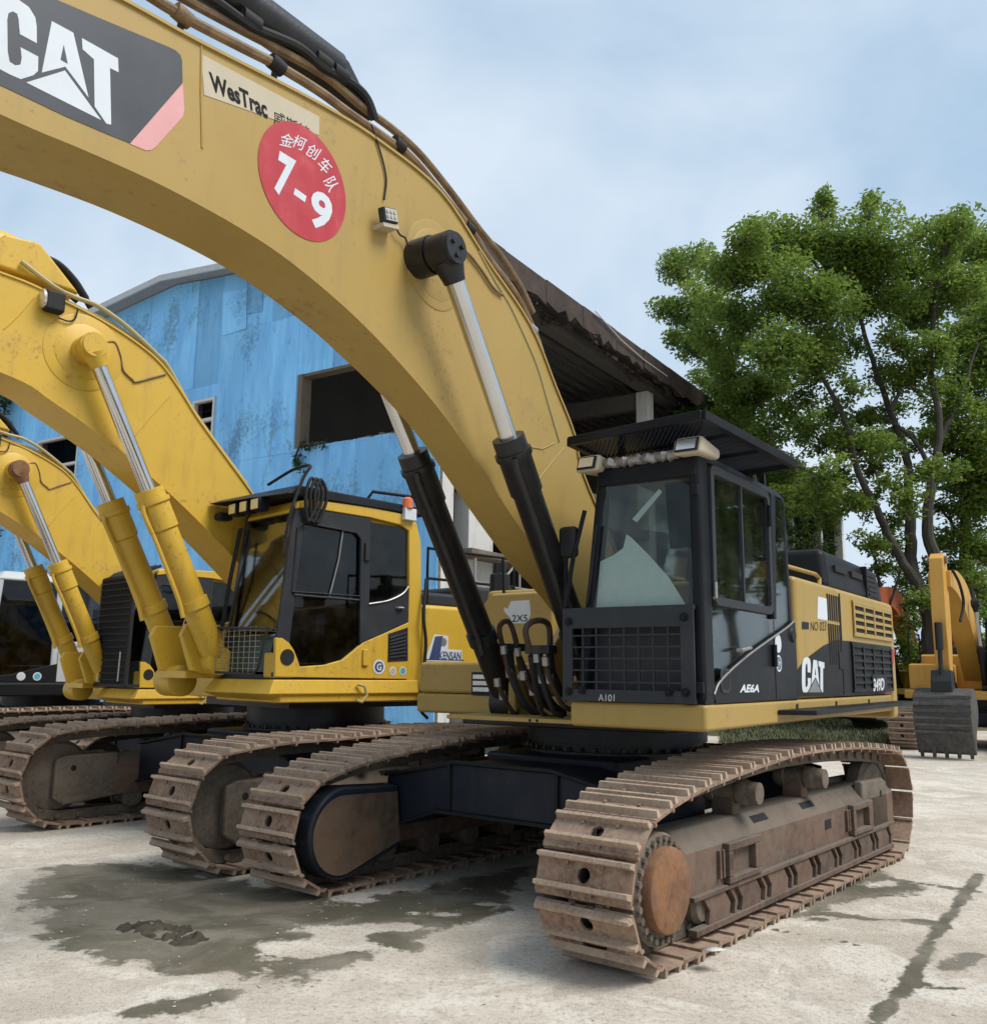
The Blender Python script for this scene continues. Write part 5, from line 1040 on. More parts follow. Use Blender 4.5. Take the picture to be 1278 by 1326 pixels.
for pts, w in ((((1278, 1118), (1215, 1210), (1190, 1260), (1130, 1330)), .075), (((1020, 1178), (1080, 1172), (1140, 1180), (1215, 1182)), .08), (((1015, 1196), (1075, 1206), (1130, 1214), (1170, 1222)), .035), (((1240, 1240), (1278, 1222)), .12), (((1100, 1118), (1180, 1128), (1278, 1140)), .06), (((1278, 1268), (1200, 1262), (1180, 1255)), .05)):
    P = [ground_pt(p) for p in pts]
    for a, b_ in zip(P[:-1], P[1:]): damp = np.maximum(damp, np.clip(1.1 - seg_d(x, y, a, b_) / w, 0, .95))
for px, r in (((455, 1208), .28), ((540, 1203), .15), ((415, 1228), .26), ((592, 1185), .10), ((640, 1170), .08), ((545, 1185), .08), ((118, 1190), .06), ((98, 1172), .08)):
    c = ground_pt(px); damp *= np.clip(np.hypot((x - c[0]) * .75, (y - c[1]) * 1.3) / r - .25, 0, 1)
damp *= .9
hgt = np.zeros(len(x)); near = (x > -8) & (x < 10) & (y > 2) & (y < 14.5)
for i in np.nonzero(near)[0]:
    v = Vector((x[i], y[i], 0)); hgt[i] = .010 * noise.noise(v * .9) + .0045 * noise.noise(v * 3.1) + .0035 * noise.noise(v * 9.0)
c0 = ground_pt((225, 1218))
d0 = np.hypot((x - c0[0]) / .42, (y - c0[1]) / .16); hgt += np.clip(1 - d0, 0, 1) * .03 * (np.sin(x * 38 + y * 17) * .5 + .6)
nx, ny = len(gx), len(gy)
me = bpy.data.meshes.new('ground'); idx = (np.arange(ny - 1)[:, None] * nx + np.arange(nx - 1)[None]).ravel()
me.vertices.add(len(x)); me.vertices.foreach_set('co', np.stack([x, y, hgt - .004], 1).ravel())
me.from_pydata if False else None
q = np.stack([idx, idx + 1, idx + nx + 1, idx + nx], 1).astype(np.int32)
me.loops.add(q.size); me.loops.foreach_set('vertex_index', q.ravel()); me.polygons.add(len(q)); me.polygons.foreach_set('loop_start', np.arange(0, q.size, 4, dtype=np.int32))
me.polygons.foreach_set('use_smooth', np.ones(len(q), bool)); me.update(); me.validate()
at = me.attributes.new('damp', 'FLOAT', 'POINT'); at.data.foreach_set('value', damp.astype(np.float32))
m, N, L, bs = nodes_of('old_concrete'); geo = N.new('ShaderNodeNewGeometry'); v = geo.outputs['Position']
n1_ = noise_tex(N, L, v, .55, 8, .62, dist=.4); n2_ = noise_tex(N, L, v, 3.2, 7, .66); n3_ = noise_tex(N, L, v, 26, 6, .7); n4_ = noise_tex(N, L, v, 95, 6, .8); n5_ = noise_tex(N, L, v, 1.4, 6, .6, dist=.8)
c = mixc(N, L, ramp(N, L, n2_, .3, .7), (.46, .405, .335), (.62, .56, .475))
c = mixc(N, L, math_n(N, L, 'MULTIPLY', ramp(N, L, n1_, .46, .66), .55), c, (.36, .305, .235))
c = mixc(N, L, math_n(N, L, 'MULTIPLY', ramp(N, L, n5_, .50, .60), .70), c, (.68, .63, .55))
c = mixc(N, L, math_n(N, L, 'MULTIPLY', ramp(N, L, n3_, .34, .52, True), .55), c, (.25, .215, .175))
c = mixc(N, L, math_n(N, L, 'MULTIPLY', ramp(N, L, n4_, .52, .62), .55), c, (.66, .615, .545))
c = mixc(N, L, math_n(N, L, 'MULTIPLY', ramp(N, L, n4_, .36, .47, True), .55), c, (.22, .185, .145))
vo = N.new('ShaderNodeTexVoronoi'); vo.feature = 'DISTANCE_TO_EDGE'; vo.inputs['Scale'].default_value = .42
dv = N.new('ShaderNodeVectorMath'); dv.operation = 'ADD'; nz = N.new('ShaderNodeTexNoise'); nz.inputs['Scale'].default_value = 1.6; nz.inputs['Detail'].default_value = 5; L.new(v, nz.inputs['Vector'])
sc_ = N.new('ShaderNodeVectorMath'); sc_.operation = 'SCALE'; sc_.inputs['Scale'].default_value = .8; L.new(nz.outputs['Color'], sc_.inputs[0]); L.new(v, dv.inputs[0]); L.new(sc_.outputs[0], dv.inputs[1]); L.new(dv.outputs[0], vo.inputs['Vector'])
crack = math_n(N, L, 'MULTIPLY', ramp(N, L, vo.outputs['Distance'], .002, .010, True), ramp(N, L, n5_, .42, .55))
c = mixc(N, L, math_n(N, L, 'MULTIPLY', crack, .10), c, (.09, .075, .06))
an = N.new('ShaderNodeAttribute'); an.attribute_name = 'damp'
dm = math_n(N, L, 'ADD', an.outputs['Fac'], math_n(N, L, 'MULTIPLY', math_n(N, L, 'SUBTRACT', n2_, .5), 2.3)); dm = math_n(N, L, 'ADD', dm, math_n(N, L, 'MULTIPLY', math_n(N, L, 'SUBTRACT', n3_, .5), .7))
wet = ramp(N, L, dm, .34, .62)
c = mixc(N, L, math_n(N, L, 'MULTIPLY', wet, math_n(N, L, 'ADD', .72, math_n(N, L, 'MULTIPLY', ramp(N, L, n5_, .36, .60), .24))), c, mixc(N, L, n2_, (.050, .045, .026), (.125, .110, .070)))
L.new(c, bs.inputs['Base Color'])
rr_n = N.new('ShaderNodeMapRange'); rr_n.inputs[3].default_value = .92; rr_n.inputs[4].default_value = .55; L.new(wet, rr_n.inputs[0]); L.new(rr_n.outputs[0], bs.inputs['Roughness'])
bs.inputs['Specular IOR Level'].default_value = .35
bp1 = N.new('ShaderNodeBump'); bp1.inputs['Strength'].default_value = .9; bp1.inputs['Distance'].default_value = .013
hh = math_n(N, L, 'ADD', n3_, math_n(N, L, 'MULTIPLY', n4_, .5)); hh = math_n(N, L, 'SUBTRACT', hh, math_n(N, L, 'MULTIPLY', crack, .25)); L.new(hh, bp1.inputs['Height']); L.new(bp1.outputs[0], bs.inputs['Normal'])
tag(link('ground', me, m), kind='structure')
# loose stones, chips and leaves on the concrete
b = MB()
for k in range(420):
    r_ = random.random(); px = (random.uniform(0, 1278), 1000 + 326 * random.random() ** .8)
    if k < 120: px = (random.uniform(60, 680), random.uniform(1130, 1290))
    gx_, gy_ = ground_pt(px); s = random.uniform(.003, .010) * (1.7 if random.random() < .04 else 1); a = random.uniform(0, 6.28)
    vs = [(gx_ + s * random.uniform(.6, 1.3) * math.cos(a + t), gy_ + s * random.uniform(.6, 1.3) * math.sin(a + t), .0) for t in (0, 1.2, 2.6, 3.7, 5.0)] + [(gx_ + s * .2, gy_, s * random.uniform(.3, .6))]
    b.add(vs, [(0, 1, 5), (1, 2, 5), (2, 3, 5), (3, 4, 5), (4, 0, 5)])
tag(b.obj('gravel', plain('pebble', (.42, .39, .33), .9), smooth=0), 'small pebbles and chips scattered over the concrete yard', 'gravel', kind='stuff')
def scrap(px, w, h, mat, label, name='scrap'):
    g = ground_pt(px); o = MB(); pts = [(g[0] + w * math.cos(a) * random.uniform(.7, 1.1), g[1] + h * math.sin(a) * random.uniform(.7, 1.1)) for a in np.linspace(0, 6.28, 8)[:-1]]; o.prism(pts, 'z', .012, .02); return tag(o.obj(name, mat, bevel=.002), label, 'litter')
b = MB(); p = U.on((938, 1222), 'z', .11); b.add([(p[0] - .07, p[1] - .05, .10), (p[0] + .05, p[1] - .07, .105), (p[0] + .09, p[1] + .03, .12), (p[0] - .02, p[1] + .07, .112)], [(0, 1, 2, 3)])
sc1 = b.obj('paper_scrap', 'offwhite'); tag(sc1, 'crumpled pale paper scrap lying on the rusty track shoes', 'paper'); sc1.location = (AX, AY, 0); sc1.rotation_euler.z = YU
so = sc1.modifiers.new('thickness', 'SOLIDIFY'); so.thickness = .004
g0 = ground_pt((228, 1218)); mud = MB(); gm = random.Random(9)
dirx = np.array(ground_pt((275, 1228))) - np.array(ground_pt((185, 1206))); Lm = np.linalg.norm(dirx); dirx /= Lm; nrm_ = np.array((-dirx[1], dirx[0]))
mv = []; nu, nv = 80, 30
for j in range(nv):
    for i in range(nu):
        u, w = (i / (nu - 1) - .5), (j / (nv - 1) - .5); e = max(0, 1 - (2 * u) ** 4) * max(0, 1 - (2 * w) ** 2); p = np.array(g0) + dirx * u * Lm * 1.05 + nrm_ * w * .30
        h = e ** .5 * (.014 + .030 * noise.noise(Vector((p[0] * 11, p[1] * 11, 0))) + .022 * noise.noise(Vector((p[0] * 27, p[1] * 27, 4))) + .008 * math.sin(u * 50)) - .008; h *= 1.8; mv.append((p[0], p[1], h))
mud.add(mv, [(j * nu + i, j * nu + i + 1, (j + 1) * nu + i + 1, (j + 1) * nu + i) for j in range(nv - 1) for i in range(nu - 1)])
tag(mud.obj('mud_clod', rusty('wet_mud', (.035, .030, .021), (.06, .05, .035), (.09, .078, .058), scale=6, bump=.6, dustamt=.4), smooth=30), 'dark clod of dried mud with tread ridges on the damp concrete', 'mud')
# ================================================================ grass bank
b = MB(); bx = []
gr = plain('grass_blade', (.105, .115, .055), .85)
ng = 26000
for k in range(ng):
    px = random.uniform(930, 1215); d = 22.0 + 18 * random.random() ** 1.3 + 1.3 * noise.noise(Vector((px * .03, 0, 0))); dirx = (px - 639) / FPX; X_, Y_ = dirx * d * .99, d
    zb = .25 * max(0, min(1, (d - 24) / 8)) + .12 * noise.noise(Vector((X_ * .5, Y_ * .5, 0))) - .02
    hgt_ = random.uniform(.04, .18) * (.6 + noise.noise(Vector((X_, Y_, 3))) * .8 + .3); a = random.uniform(0, 6.28); w = .012 + .01 * random.random(); lean = random.uniform(.02, .14)
    dx, dy = math.cos(a) * w, math.sin(a) * w; lx, ly = math.cos(a + 1.3) * lean, math.sin(a + 1.3) * lean
    b.add([(X_ - dx, Y_ - dy, zb), (X_ + dx, Y_ + dy, zb), (X_ + lx, Y_ + ly, zb + max(.05, hgt_))], [(0, 1, 2)])
tag(b.obj('grass', gr, smooth=0), 'rough green grass growing on the bank behind the tan excavator', 'grass', kind='stuff')
gxs = np.linspace(0, 34, 60); gys = np.linspace(21.5, 60, 50); vs = []; 
for Y_ in gys:
    for X_ in gxs:
        e = min(1, max(0, (X_ - (4.5 if Y_ < 26 else 5.0)) / 1.5)) * min(1, max(0, (Y_ - 22.0) / 1.5)) * min(1, max(0, ((Y_ * .43 + 1.2) + (0 if Y_ < 30 else 30) - X_) / 1.0))
        vs.append((X_, Y_, -.10 + e * (.09 + .25 * max(0, min(1, (Y_ - 24) / 8)) + .12 * noise.noise(Vector((X_ * .5, Y_ * .5, 0))))))
b = MB(); b.add(vs, [(j * 60 + i, j * 60 + i + 1, (j + 1) * 60 + i + 1, (j + 1) * 60 + i) for j in range(49) for i in range(59)])
tag(b.obj('grass_bank', paint('turf', (.085, .09, .04), .9, (.17, .145, .10), .5, 1.5, 0, 0, bump=.6, bscale=14), smooth=60), kind='structure')
# ================================================================ the blue shed
SX, SY = -1.145, 19.0
BF = Frame(SX, SY, R(147)); SL = 38.0; SW = 18.6
shed = thing('factory_shed', 'weathered blue sheet-clad factory shed with low gable and open ruined side', 'building', (SX, SY, 0), R(147))
def sw(px): p = BF.on(px, 'y', 0); return (p[0], p[2])
def blue_mat(name, f):
    m, N, L, b = nodes_of(name); v = coords(N, L, False)
    a = noise_tex(N, L, v, .9, 7, .62, (1, 1, .55)); s = noise_tex(N, L, v, 1.5, 7, .68, (1.6, 1.6, .22)); t = noise_tex(N, L, v, 9, 6, .7)
    lo, hi = (.150 * f, .41 * f, .75 * f), (.25 * f, .60 * f, .93 * f)
    c = mixc(N, L, ramp(N, L, s, .32, .68), lo, hi)
    c = mixc(N, L, math_n(N, L, 'MULTIPLY', ramp(N, L, math_n(N, L, 'MULTIPLY', s, math_n(N, L, 'ADD', t, .5)), .30, .60, True), .0), c, lo)
    c = mixc(N, L, math_n(N, L, 'MULTIPLY', ramp(N, L, math_n(N, L, 'ADD', a, math_n(N, L, 'MULTIPLY', math_n(N, L, 'SUBTRACT', t, .5), .55)), .52, .70), .66), c, (.075, .14, .19))
    c = mixc(N, L, math_n(N, L, 'MULTIPLY', ramp(N, L, t, .60, .75), .35), c, (.42, .55, .70))
    d_ = noise_tex(N, L, v, .35, 5, .6, (1, 1, .6)); c = mixc(N, L, math_n(N, L, 'MULTIPLY', ramp(N, L, math_n(N, L, 'ADD', d_, math_n(N, L, 'MULTIPLY', math_n(N, L, 'SUBTRACT', s, .5), .8)), .48, .64), .38), c, (.095 * f, .29 * f, .55 * f))
    L.new(c, b.inputs['Base Color']); b.inputs['Roughness'].default_value = .62; b.inputs['Specular IOR Level'].default_value = .3
    w = N.new('ShaderNodeTexWave'); w.bands_direction = 'X'; w.inputs['Scale'].default_value = 3.2; L.new(v, w.inputs['Vector'])
    bp = N.new('ShaderNodeBump'); bp.inputs['Strength'].default_value = .25; bp.inputs['Distance'].default_value = .03; L.new(math_n(N, L, 'ADD', a, math_n(N, L, 'MULTIPLY', t, .4)), bp.inputs['Height']); L.new(bp.outputs[0], b.inputs['Normal'])
    return m
BLU = [blue_mat('blue_sheet', 1.0), blue_mat('blue_sheet_faded', 1.06), blue_mat('blue_sheet_dark', .78), blue_mat('blue_sheet_soft', .93)]
ridge_x, ridge_z, eave_z = 9.1, 12.05, 11.15
def roofz(xx): return ridge_z - (ridge_z - eave_z) * abs(xx - ridge_x) / (ridge_x + .0)
holes = [(.9, 4.25, 6.80, 8.62), (7.20, 8.05, 7.35, 8.55), (13.0, 15.1, 6.5, 8.38), (5.4, 8.3, .0, 3.6), (10.2, 12.0, 1.0, 3.2)]
rows0 = [0.0, 3.4, 6.73]
xs_ = [0.0, .95, 2.35, 3.15, 4.30, 5.25, 6.18, 7.12, 8.1, 9.1, 10.1, 11.1, 12.05, 13.0, 14.05, 15.1, 16.1, 17.2, 18.2]
pr = random.Random(3)
def sub_rects(x0, x1, z0, z1):
    rects = [(x0, x1, z0, z1)]
    for hx0, hx1, hz0, hz1 in holes:
        nr = []
        for a0, a1, c0_, c1_ in rects:
            if a1 <= hx0 + 1e-6 or a0 >= hx1 - 1e-6 or c1_ <= hz0 + 1e-6 or c0_ >= hz1 - 1e-6: nr.append((a0, a1, c0_, c1_)); continue
            if c0_ < hz0: nr.append((a0, a1, c0_, hz0))
            if c1_ > hz1: nr.append((a0, a1, hz1, c1_))
            lo_, hi_ = max(c0_, hz0), min(c1_, hz1)
            if a0 < hx0: nr.append((a0, hx0, lo_, hi_))
            if a1 > hx1: nr.append((hx1, a1, lo_, hi_))
        rects = nr
    return rects
wall = MB()
for x0, x1 in zip(xs_[:-1], xs_[1:]):
    rows = rows0 + [pr.choice((8.9, 9.4, 10.18, 99)), 99]; rows = rows if rows[-2] < 99 else rows[:-1]
    for z0, z1 in zip(rows[:-1], rows[1:]):
        for a0, a1, c0_, c1_ in sub_rects(x0, x1, z0, min(z1, 20)):
            top0, top1 = (min(c1_, roofz(a0) - .02), min(c1_, roofz(a1) - .02))
            if a1 - a0 < .03 or min(top0, top1) - c0_ < .03: continue
            d = pr.uniform(0, .016); g = .0015
            poly = [(a0 + g, c0_ + g), (a1 - g, c0_ + g), (a1 - g, top1 - g), (a0 + g, top0 - g)]
            MB().prism(poly, 'y', d - .02, d + .006).obj('wall_sheet', BLU[pr.choice((0, 0, 0, 1, 3, 3, 2))], shed)
# pale patch and narrow ones that stand out
for px, k in ((((284, 387), (315, 381), (315, 433), (284, 443)), 1), (((316, 381), (335, 376), (335, 410), (316, 414)), 2)):
    MB().prism([sw(p) for p in px], 'y', .028, .036).obj('wall_sheet', BLU[k], shed)
# backing wall with the same openings (brick core)
for a0, a1, c0_, c1_ in sub_rects(0.0, 18.2, 0, 8.9): MB().box(a0 + .001, a1 - .001, -.30, -.03, c0_, c1_).obj('wall_core', 'grey_rust', shed)
MB().prism([(0, 8.9), (0, roofz(0) - .25), (9.1, roofz(9.1) - .25), (18.2, roofz(18.2) - .25), (18.2, 8.9)], 'y', -.30, -.03).obj('wall_core', 'grey_rust', shed)
def win_frame(x0, x1, z0, z1, w, mat, bars=()):
    fr_ = MB()
    fr_.box(x0, x1, -.10, .03, z0, z0 + w); fr_.box(x0, x1, -.10, .03, z1 - w, z1); fr_.box(x0, x0 + w, -.099, .029, z0 + w, z1 - w); fr_.box(x1 - w, x1, -.099, .029, z0 + w, z1 - w)
    for z in bars: fr_.box(x0 + w, x1 - w, -.09, .02, z - w * .6, z + w * .6)
    return fr_.obj('window_frame', mat, shed)
win_frame(7.2, 8.05, 7.35, 8.55, .07, 'offwhite', (7.98,)); win_frame(13.0, 15.1, 6.5, 8.38, .06, 'offwhite', (7.5,))
b = MB(); b.box(4.10, 4.25, -.28, .035, 6.8, 8.62); b.box(.9, 4.10, -.28, .0, 8.56, 8.62); b.obj('broken_jamb', paint('weathered_wood', (.14, .11, .08), .9, (.05, .04, .03), .6, 4, .6), shed)
b = MB()
for k in range(26): xx = .95 + 3.2 * k / 26; b.box(xx, xx + .13, -.3, .0 + .02 * random.random(), 6.78, 6.80 + .06 * random.random() ** 2)
b.obj('broken_sill', 'grey_rust', shed)
# roof: sheets, verge, rusty eave
cor = paint('roof_sheet', (.27, .28, .285), .6, (.13, .10, .08), .5, 1, .3, .3)
rust_eave = rusty('eave_rust', (.032, .024, .021), (.060, .036, .028), (.085, .075, .066), scale=1.6, bump=.3, dustamt=.4)
nsh = 20
for k in range(nsh):
    y0 = .5 - (SL + .8) * k / nsh; y1 = .5 - (SL + .8) * (k + 1) / nsh + .01; dz = pr.uniform(-.01, .012)
    for xa, xb in ((-.62, 9.1), (9.1, 18.8)):
        za, zb_ = roofz(xa) if xa > 0 else eave_z - .055, roofz(xb)
        MB().hexa([(xa, y1, za + dz), (xb, y1, zb_ + dz), (xb, y0, zb_ + dz), (xa, y0, za + dz), (xa, y1, za + .05 + dz), (xb, y1, zb_ + .05 + dz), (xb, y0, zb_ + .05 + dz), (xa, y0, za + .05 + dz)]).obj('roof_sheet', cor, shed)
    jag = [(y0, eave_z - .48 - pr.uniform(0, .12)), (y0, eave_z + .05 + dz), (y1, eave_z + .04 + dz), (y1, eave_z - .46 - pr.uniform(0, .16)), ((y0 + y1) * .5 - .5, eave_z - .36 - pr.uniform(0, .22)), ((y0 + y1) * .5 - .2, eave_z - .5 - pr.uniform(0, .2)), ((y0 + y1) / 2, eave_z - .40 - pr.uniform(0, .22)), ((y0 + y1) * .5 + .4, eave_z - .42 - pr.uniform(0, .2))]
    MB().prism(jag, 'x', -.66 - pr.uniform(0, .03), -.628).obj('eave_board', rust_eave, shed)
for xa, xb in ((-.64, 9.1), (9.1, 18.8)):
    za, zb_ = (eave_z - .055 if xa < 0 else ridge_z), (roofz(xb))
    MB().hexa([(xa, .505, za - .10), (xb, .505, zb_ - .10), (xb, .56, zb_ - .10), (xa, .56, za - .10), (xa, .505, za + .07), (xb, .505, zb_ + .07), (xb, .56, zb_ + .07), (xa, .56, za + .07)]).obj('verge_board', 'grey_white', shed)
b = MB()
for k in range(190):
    yy = .3 - 38 * k / 190 + pr.uniform(-.2, .2); zz = eave_z - .42 - pr.uniform(0, .30); xx = -.62 + pr.uniform(0, .5); b.beam((xx, yy, zz), (xx + pr.uniform(-.12, .12), yy + pr.uniform(-.5, .5), zz + pr.uniform(-.08, .08)), pr.uniform(.03, .12), pr.uniform(.02, .09))
tag(b.obj('eave_debris', rust_eave, shed, smooth=0), kind='stuff')
# inside: slabs, beams, columns, back walls
conc = paint('dark_concrete', (.085, .08, .075), .9, (.035, .03, .028), .6, .7, .6, .1, bump=.3, bscale=8)  # dark base with random darker blotches, for slabs, beams and rubble
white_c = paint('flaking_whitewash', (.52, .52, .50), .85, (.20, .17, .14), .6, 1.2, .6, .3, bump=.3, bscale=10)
dark_w = paint('dark_wall', (.045, .042, .04), .95, (.03, .03, .03), .6, .6, .5)  # very dark base for the inner and end walls
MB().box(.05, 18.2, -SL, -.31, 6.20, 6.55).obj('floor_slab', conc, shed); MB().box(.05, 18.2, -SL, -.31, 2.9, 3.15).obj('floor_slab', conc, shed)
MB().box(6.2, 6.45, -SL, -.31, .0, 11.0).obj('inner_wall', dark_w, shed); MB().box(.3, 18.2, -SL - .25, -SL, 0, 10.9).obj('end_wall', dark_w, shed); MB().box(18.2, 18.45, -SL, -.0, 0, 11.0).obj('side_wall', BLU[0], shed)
ycol = [-.32] + [-11.25 + 5.4 * k for k in (0, -1, -2, -3, -4)] + [-SL + .3]
for yy in ycol:
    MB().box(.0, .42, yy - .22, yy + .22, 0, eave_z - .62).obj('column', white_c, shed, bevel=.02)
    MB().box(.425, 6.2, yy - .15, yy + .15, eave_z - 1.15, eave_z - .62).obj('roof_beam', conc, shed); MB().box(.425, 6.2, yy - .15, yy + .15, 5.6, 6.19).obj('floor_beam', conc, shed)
MB().box(-.05, .36, -SL, -.56, eave_z - .60, eave_z - .30).obj('eave_beam', conc, shed, bevel=.01)
MB().box(.02, .34, -SL, -.56, 5.70, 6.19).obj('edge_beam', conc, shed, bevel=.01); 
for k in range(12): MB().box(.45 + .5 * k, .53 + .5 * k, -SL, -.35, eave_z - .28 + (.085 * k * .5), eave_z - .16 + (.085 * k * .5)).obj('purlin', conc, shed)
MB().tube([BF.on((765, 400), 'x', -.75), BF.on((800, 437), 'x', -.72), BF.on((830, 462), 'x', -.70), BF.on((860, 482), 'x', -.70)], .018, 6).obj('loose_cable', 'offwhite', shed)
for px in (((855, 545), (872, 525)), ((868, 497), (872, 508))): MB().cyl(tuple(BF.on(px[0], 'x', .1)), tuple(BF.on(px[1], 'x', .1)), .03, n=8).obj('broken_lath', 'offwhite', shed)
for pl_, pr_ in (((598, 700), (630, 700)),):
    y0, y1 = BF.on(pl_, 'x', .2)[1], BF.on(pr_, 'x', .2)[1]; MB().box(.0, .42, *sorted((y0, y1)), 0, 5.58).obj('column', white_c, shed, bevel=.02)
    MB().box(-.5, .3, y1 - 2.5, y0 + .6, 4.05, 4.20).obj('platform', 'grey_rust', shed, bevel=.01)
    for k in range(4): MB().cyl((-.45, y0 + .4 - .9 * k, 2.2), (-.45, y0 + .4 - .9 * k, 4.0), .03, n=8).obj('pole', 'steel', shed)
    for z in (2.9, 3.5): MB().cyl((-.46, y0 + .8, z), (-.46, y1 - 2.6, z), .028, n=8).obj('rail', 'steel', shed)
    MB().cyl((-.46, y0 - .2, 3.3), (-.46, y1 - .9, 4.5), .03, n=8).obj('brace', 'steel', shed)
# rubble and poles at the foot of the open side
b = MB()
for k in range(40): a = pr.uniform(-6, 0); q = pr.uniform(.1, .35); xx = pr.uniform(-1.2, .3); b.hexa([(xx + dx * q * pr.uniform(.6, 1), a + dy * q * pr.uniform(.6, 1), dz * q * pr.uniform(.6, 1.2)) for dz in (0, 1) for dx, dy in ((-1, -1), (1, -1), (1, 1), (-1, 1))])
o = b.obj('rubble', conc, smooth=0); o.location = (SX, SY, 0); o.rotation_euler.z = R(147); tag(o, 'heap of broken concrete rubble at the foot of the shed', 'rubble', kind='stuff')
# ================================================================ leaves: ivy and trees
def leaf_mat(name, c0, c1, c2):
    m, N, L, b = nodes_of(name); at = N.new('ShaderNodeAttribute'); at.attribute_name = 'var'
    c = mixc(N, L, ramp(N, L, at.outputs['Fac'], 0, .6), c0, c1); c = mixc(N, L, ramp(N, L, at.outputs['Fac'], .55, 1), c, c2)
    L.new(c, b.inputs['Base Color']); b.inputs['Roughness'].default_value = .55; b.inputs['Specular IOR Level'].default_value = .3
    tl = N.new('ShaderNodeBsdfTranslucent'); L.new(c, tl.inputs[0]); ms = N.new('ShaderNodeMixShader'); ms.inputs[0].default_value = .55
    L.new(b.outputs[0], ms.inputs[1]); L.new(tl.outputs[0], ms.inputs[2]); L.new(ms.outputs[0], N['Material Output'].inputs['Surface']); return m
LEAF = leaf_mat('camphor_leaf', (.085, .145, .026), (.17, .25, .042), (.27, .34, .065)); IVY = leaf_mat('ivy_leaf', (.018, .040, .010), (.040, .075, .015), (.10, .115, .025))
def leaf_cloud(name, centers, mat, parent, lsize, seed, flat=.5):
    """centers: (x, y, z, radius, leaves, tone); small pointed leaves in sprays"""
    g = np.random.default_rng(seed); V = []; var = []
    for cx, cy, cz, r, n, tone in centers:
        d = g.normal(size=(n, 3)); d /= np.linalg.norm(d, axis=1)[:, None]; rad = r * g.random(n) ** .45
        p = np.array((cx, cy, cz)) + d * rad[:, None] * np.array((1, 1, .8)); p[:, 2] -= .10 * r * (rad / r) ** 2
        u = g.normal(size=(n, 3)); u[:, 2] = u[:, 2] * .5 - .35; u /= np.linalg.norm(u, axis=1)[:, None]
        w = np.cross(u, g.normal(size=(n, 3)) * np.array((.6, .6, 1.2)) + np.array((0, 0, .5))); w /= np.linalg.norm(w, axis=1)[:, None] + 1e-9
        s = (lsize * g.uniform(.6, 1.25, n))[:, None]
        V.append(np.stack([p, p + u * s * .5 + w * s * .24, p + u * s, p + u * s * .5 - w * s * .24], 1).reshape(-1, 3)); var.append(np.clip(tone + g.normal(size=n) * .16, 0, 1))
    V = np.concatenate(V); var = np.concatenate(var); n = len(V) // 4
    me = bpy.data.meshes.new(name); me.vertices.add(4 * n); me.vertices.foreach_set('co', V.ravel().astype(np.float32)); me.loops.add(4 * n); me.loops.foreach_set('vertex_index', np.arange(4 * n, dtype=np.int32))
    me.polygons.add(n); me.polygons.foreach_set('loop_start', np.arange(0, 4 * n, 4, dtype=np.int32)); me.update(); me.validate()
    a = me.attributes.new('var', 'FLOAT', 'FACE'); a.data.foreach_set('value', var.astype(np.float32))
    return tag(link(name, me, mat, parent), kind='stuff')
bark = paint('bark', (.050, .042, .034), .95, (.10, .10, .085), .5, 3, .5, bump=.8, bscale=22)
def pxd(px, d):
    r = pixel_ray(px); return CAMP + r * (d / r[1])
def tree(label, base_px, depth, limbs, blobs, seed, lsize=.165, dens=.95, group='trees behind the parked machines', up_=None):
    """limbs: list of (pixel points, radius start, radius end, depth offset); blobs: (px x, px y, px radius)"""
    g = random.Random(seed); b0 = pxd(base_px, depth); b0[2] = 0
    t = thing('tree', label, 'tree', tuple(b0), 0, group)
    for i, (pts, r0, r1, off) in enumerate(limbs):
        P = [pxd(p, depth + off * k / max(1, len(pts) - 1)) - b0 for k, p in enumerate(pts)]
        if i == 0: P = [np.array((P[0][0], P[0][1], -.1))] + P
        S_ = spline(P, 5); n = len(S_); S_ = [q + np.array((g.uniform(-1, 1), g.uniform(-1, 1), 0)) * .03 for q in S_]
        MB().tube([tuple(q) for q in S_], [r0 + (r1 - r0) * k / (n - 1) for k in range(n)], 9).obj('trunk' if i == 0 else 'limb', bark, t)
    cs = []; tw = MB()
    blobs = list(blobs)
    k_ = depth / FPX
    for x_, y_, r_ in blobs:
        off = g.uniform(-2.4, 2.4); c = pxd((x_, y_), depth + off) - b0; r = r_ * k_
        ns = max(7, int(17 * (r / 1.0) ** 1.7))
        for j in range(ns):
            d = Vector((g.gauss(0, 1), g.gauss(0, 1), g.gauss(0, 1) * .85)).normalized() * r * g.uniform(.35, 1.0)
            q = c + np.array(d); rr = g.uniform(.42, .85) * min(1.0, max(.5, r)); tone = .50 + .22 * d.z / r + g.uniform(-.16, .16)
            cs.append((q[0], q[1], q[2], rr, int(170 * dens * rr ** 1.5 / .35), tone))
            if j % 2 == 0: tw.tube([tuple(c + (q - c) * 0.05 - np.array((0, 0, r * .5))), tuple(c + (q - c) * .55 - np.array((0, 0, r * .12))), tuple(q)], [.035, .022, .008], 4)
    tw.obj('twigs', bark, t)['kind'] = 'stuff'
    leaf_cloud('crown', cs, LEAF, t, lsize, seed); return t
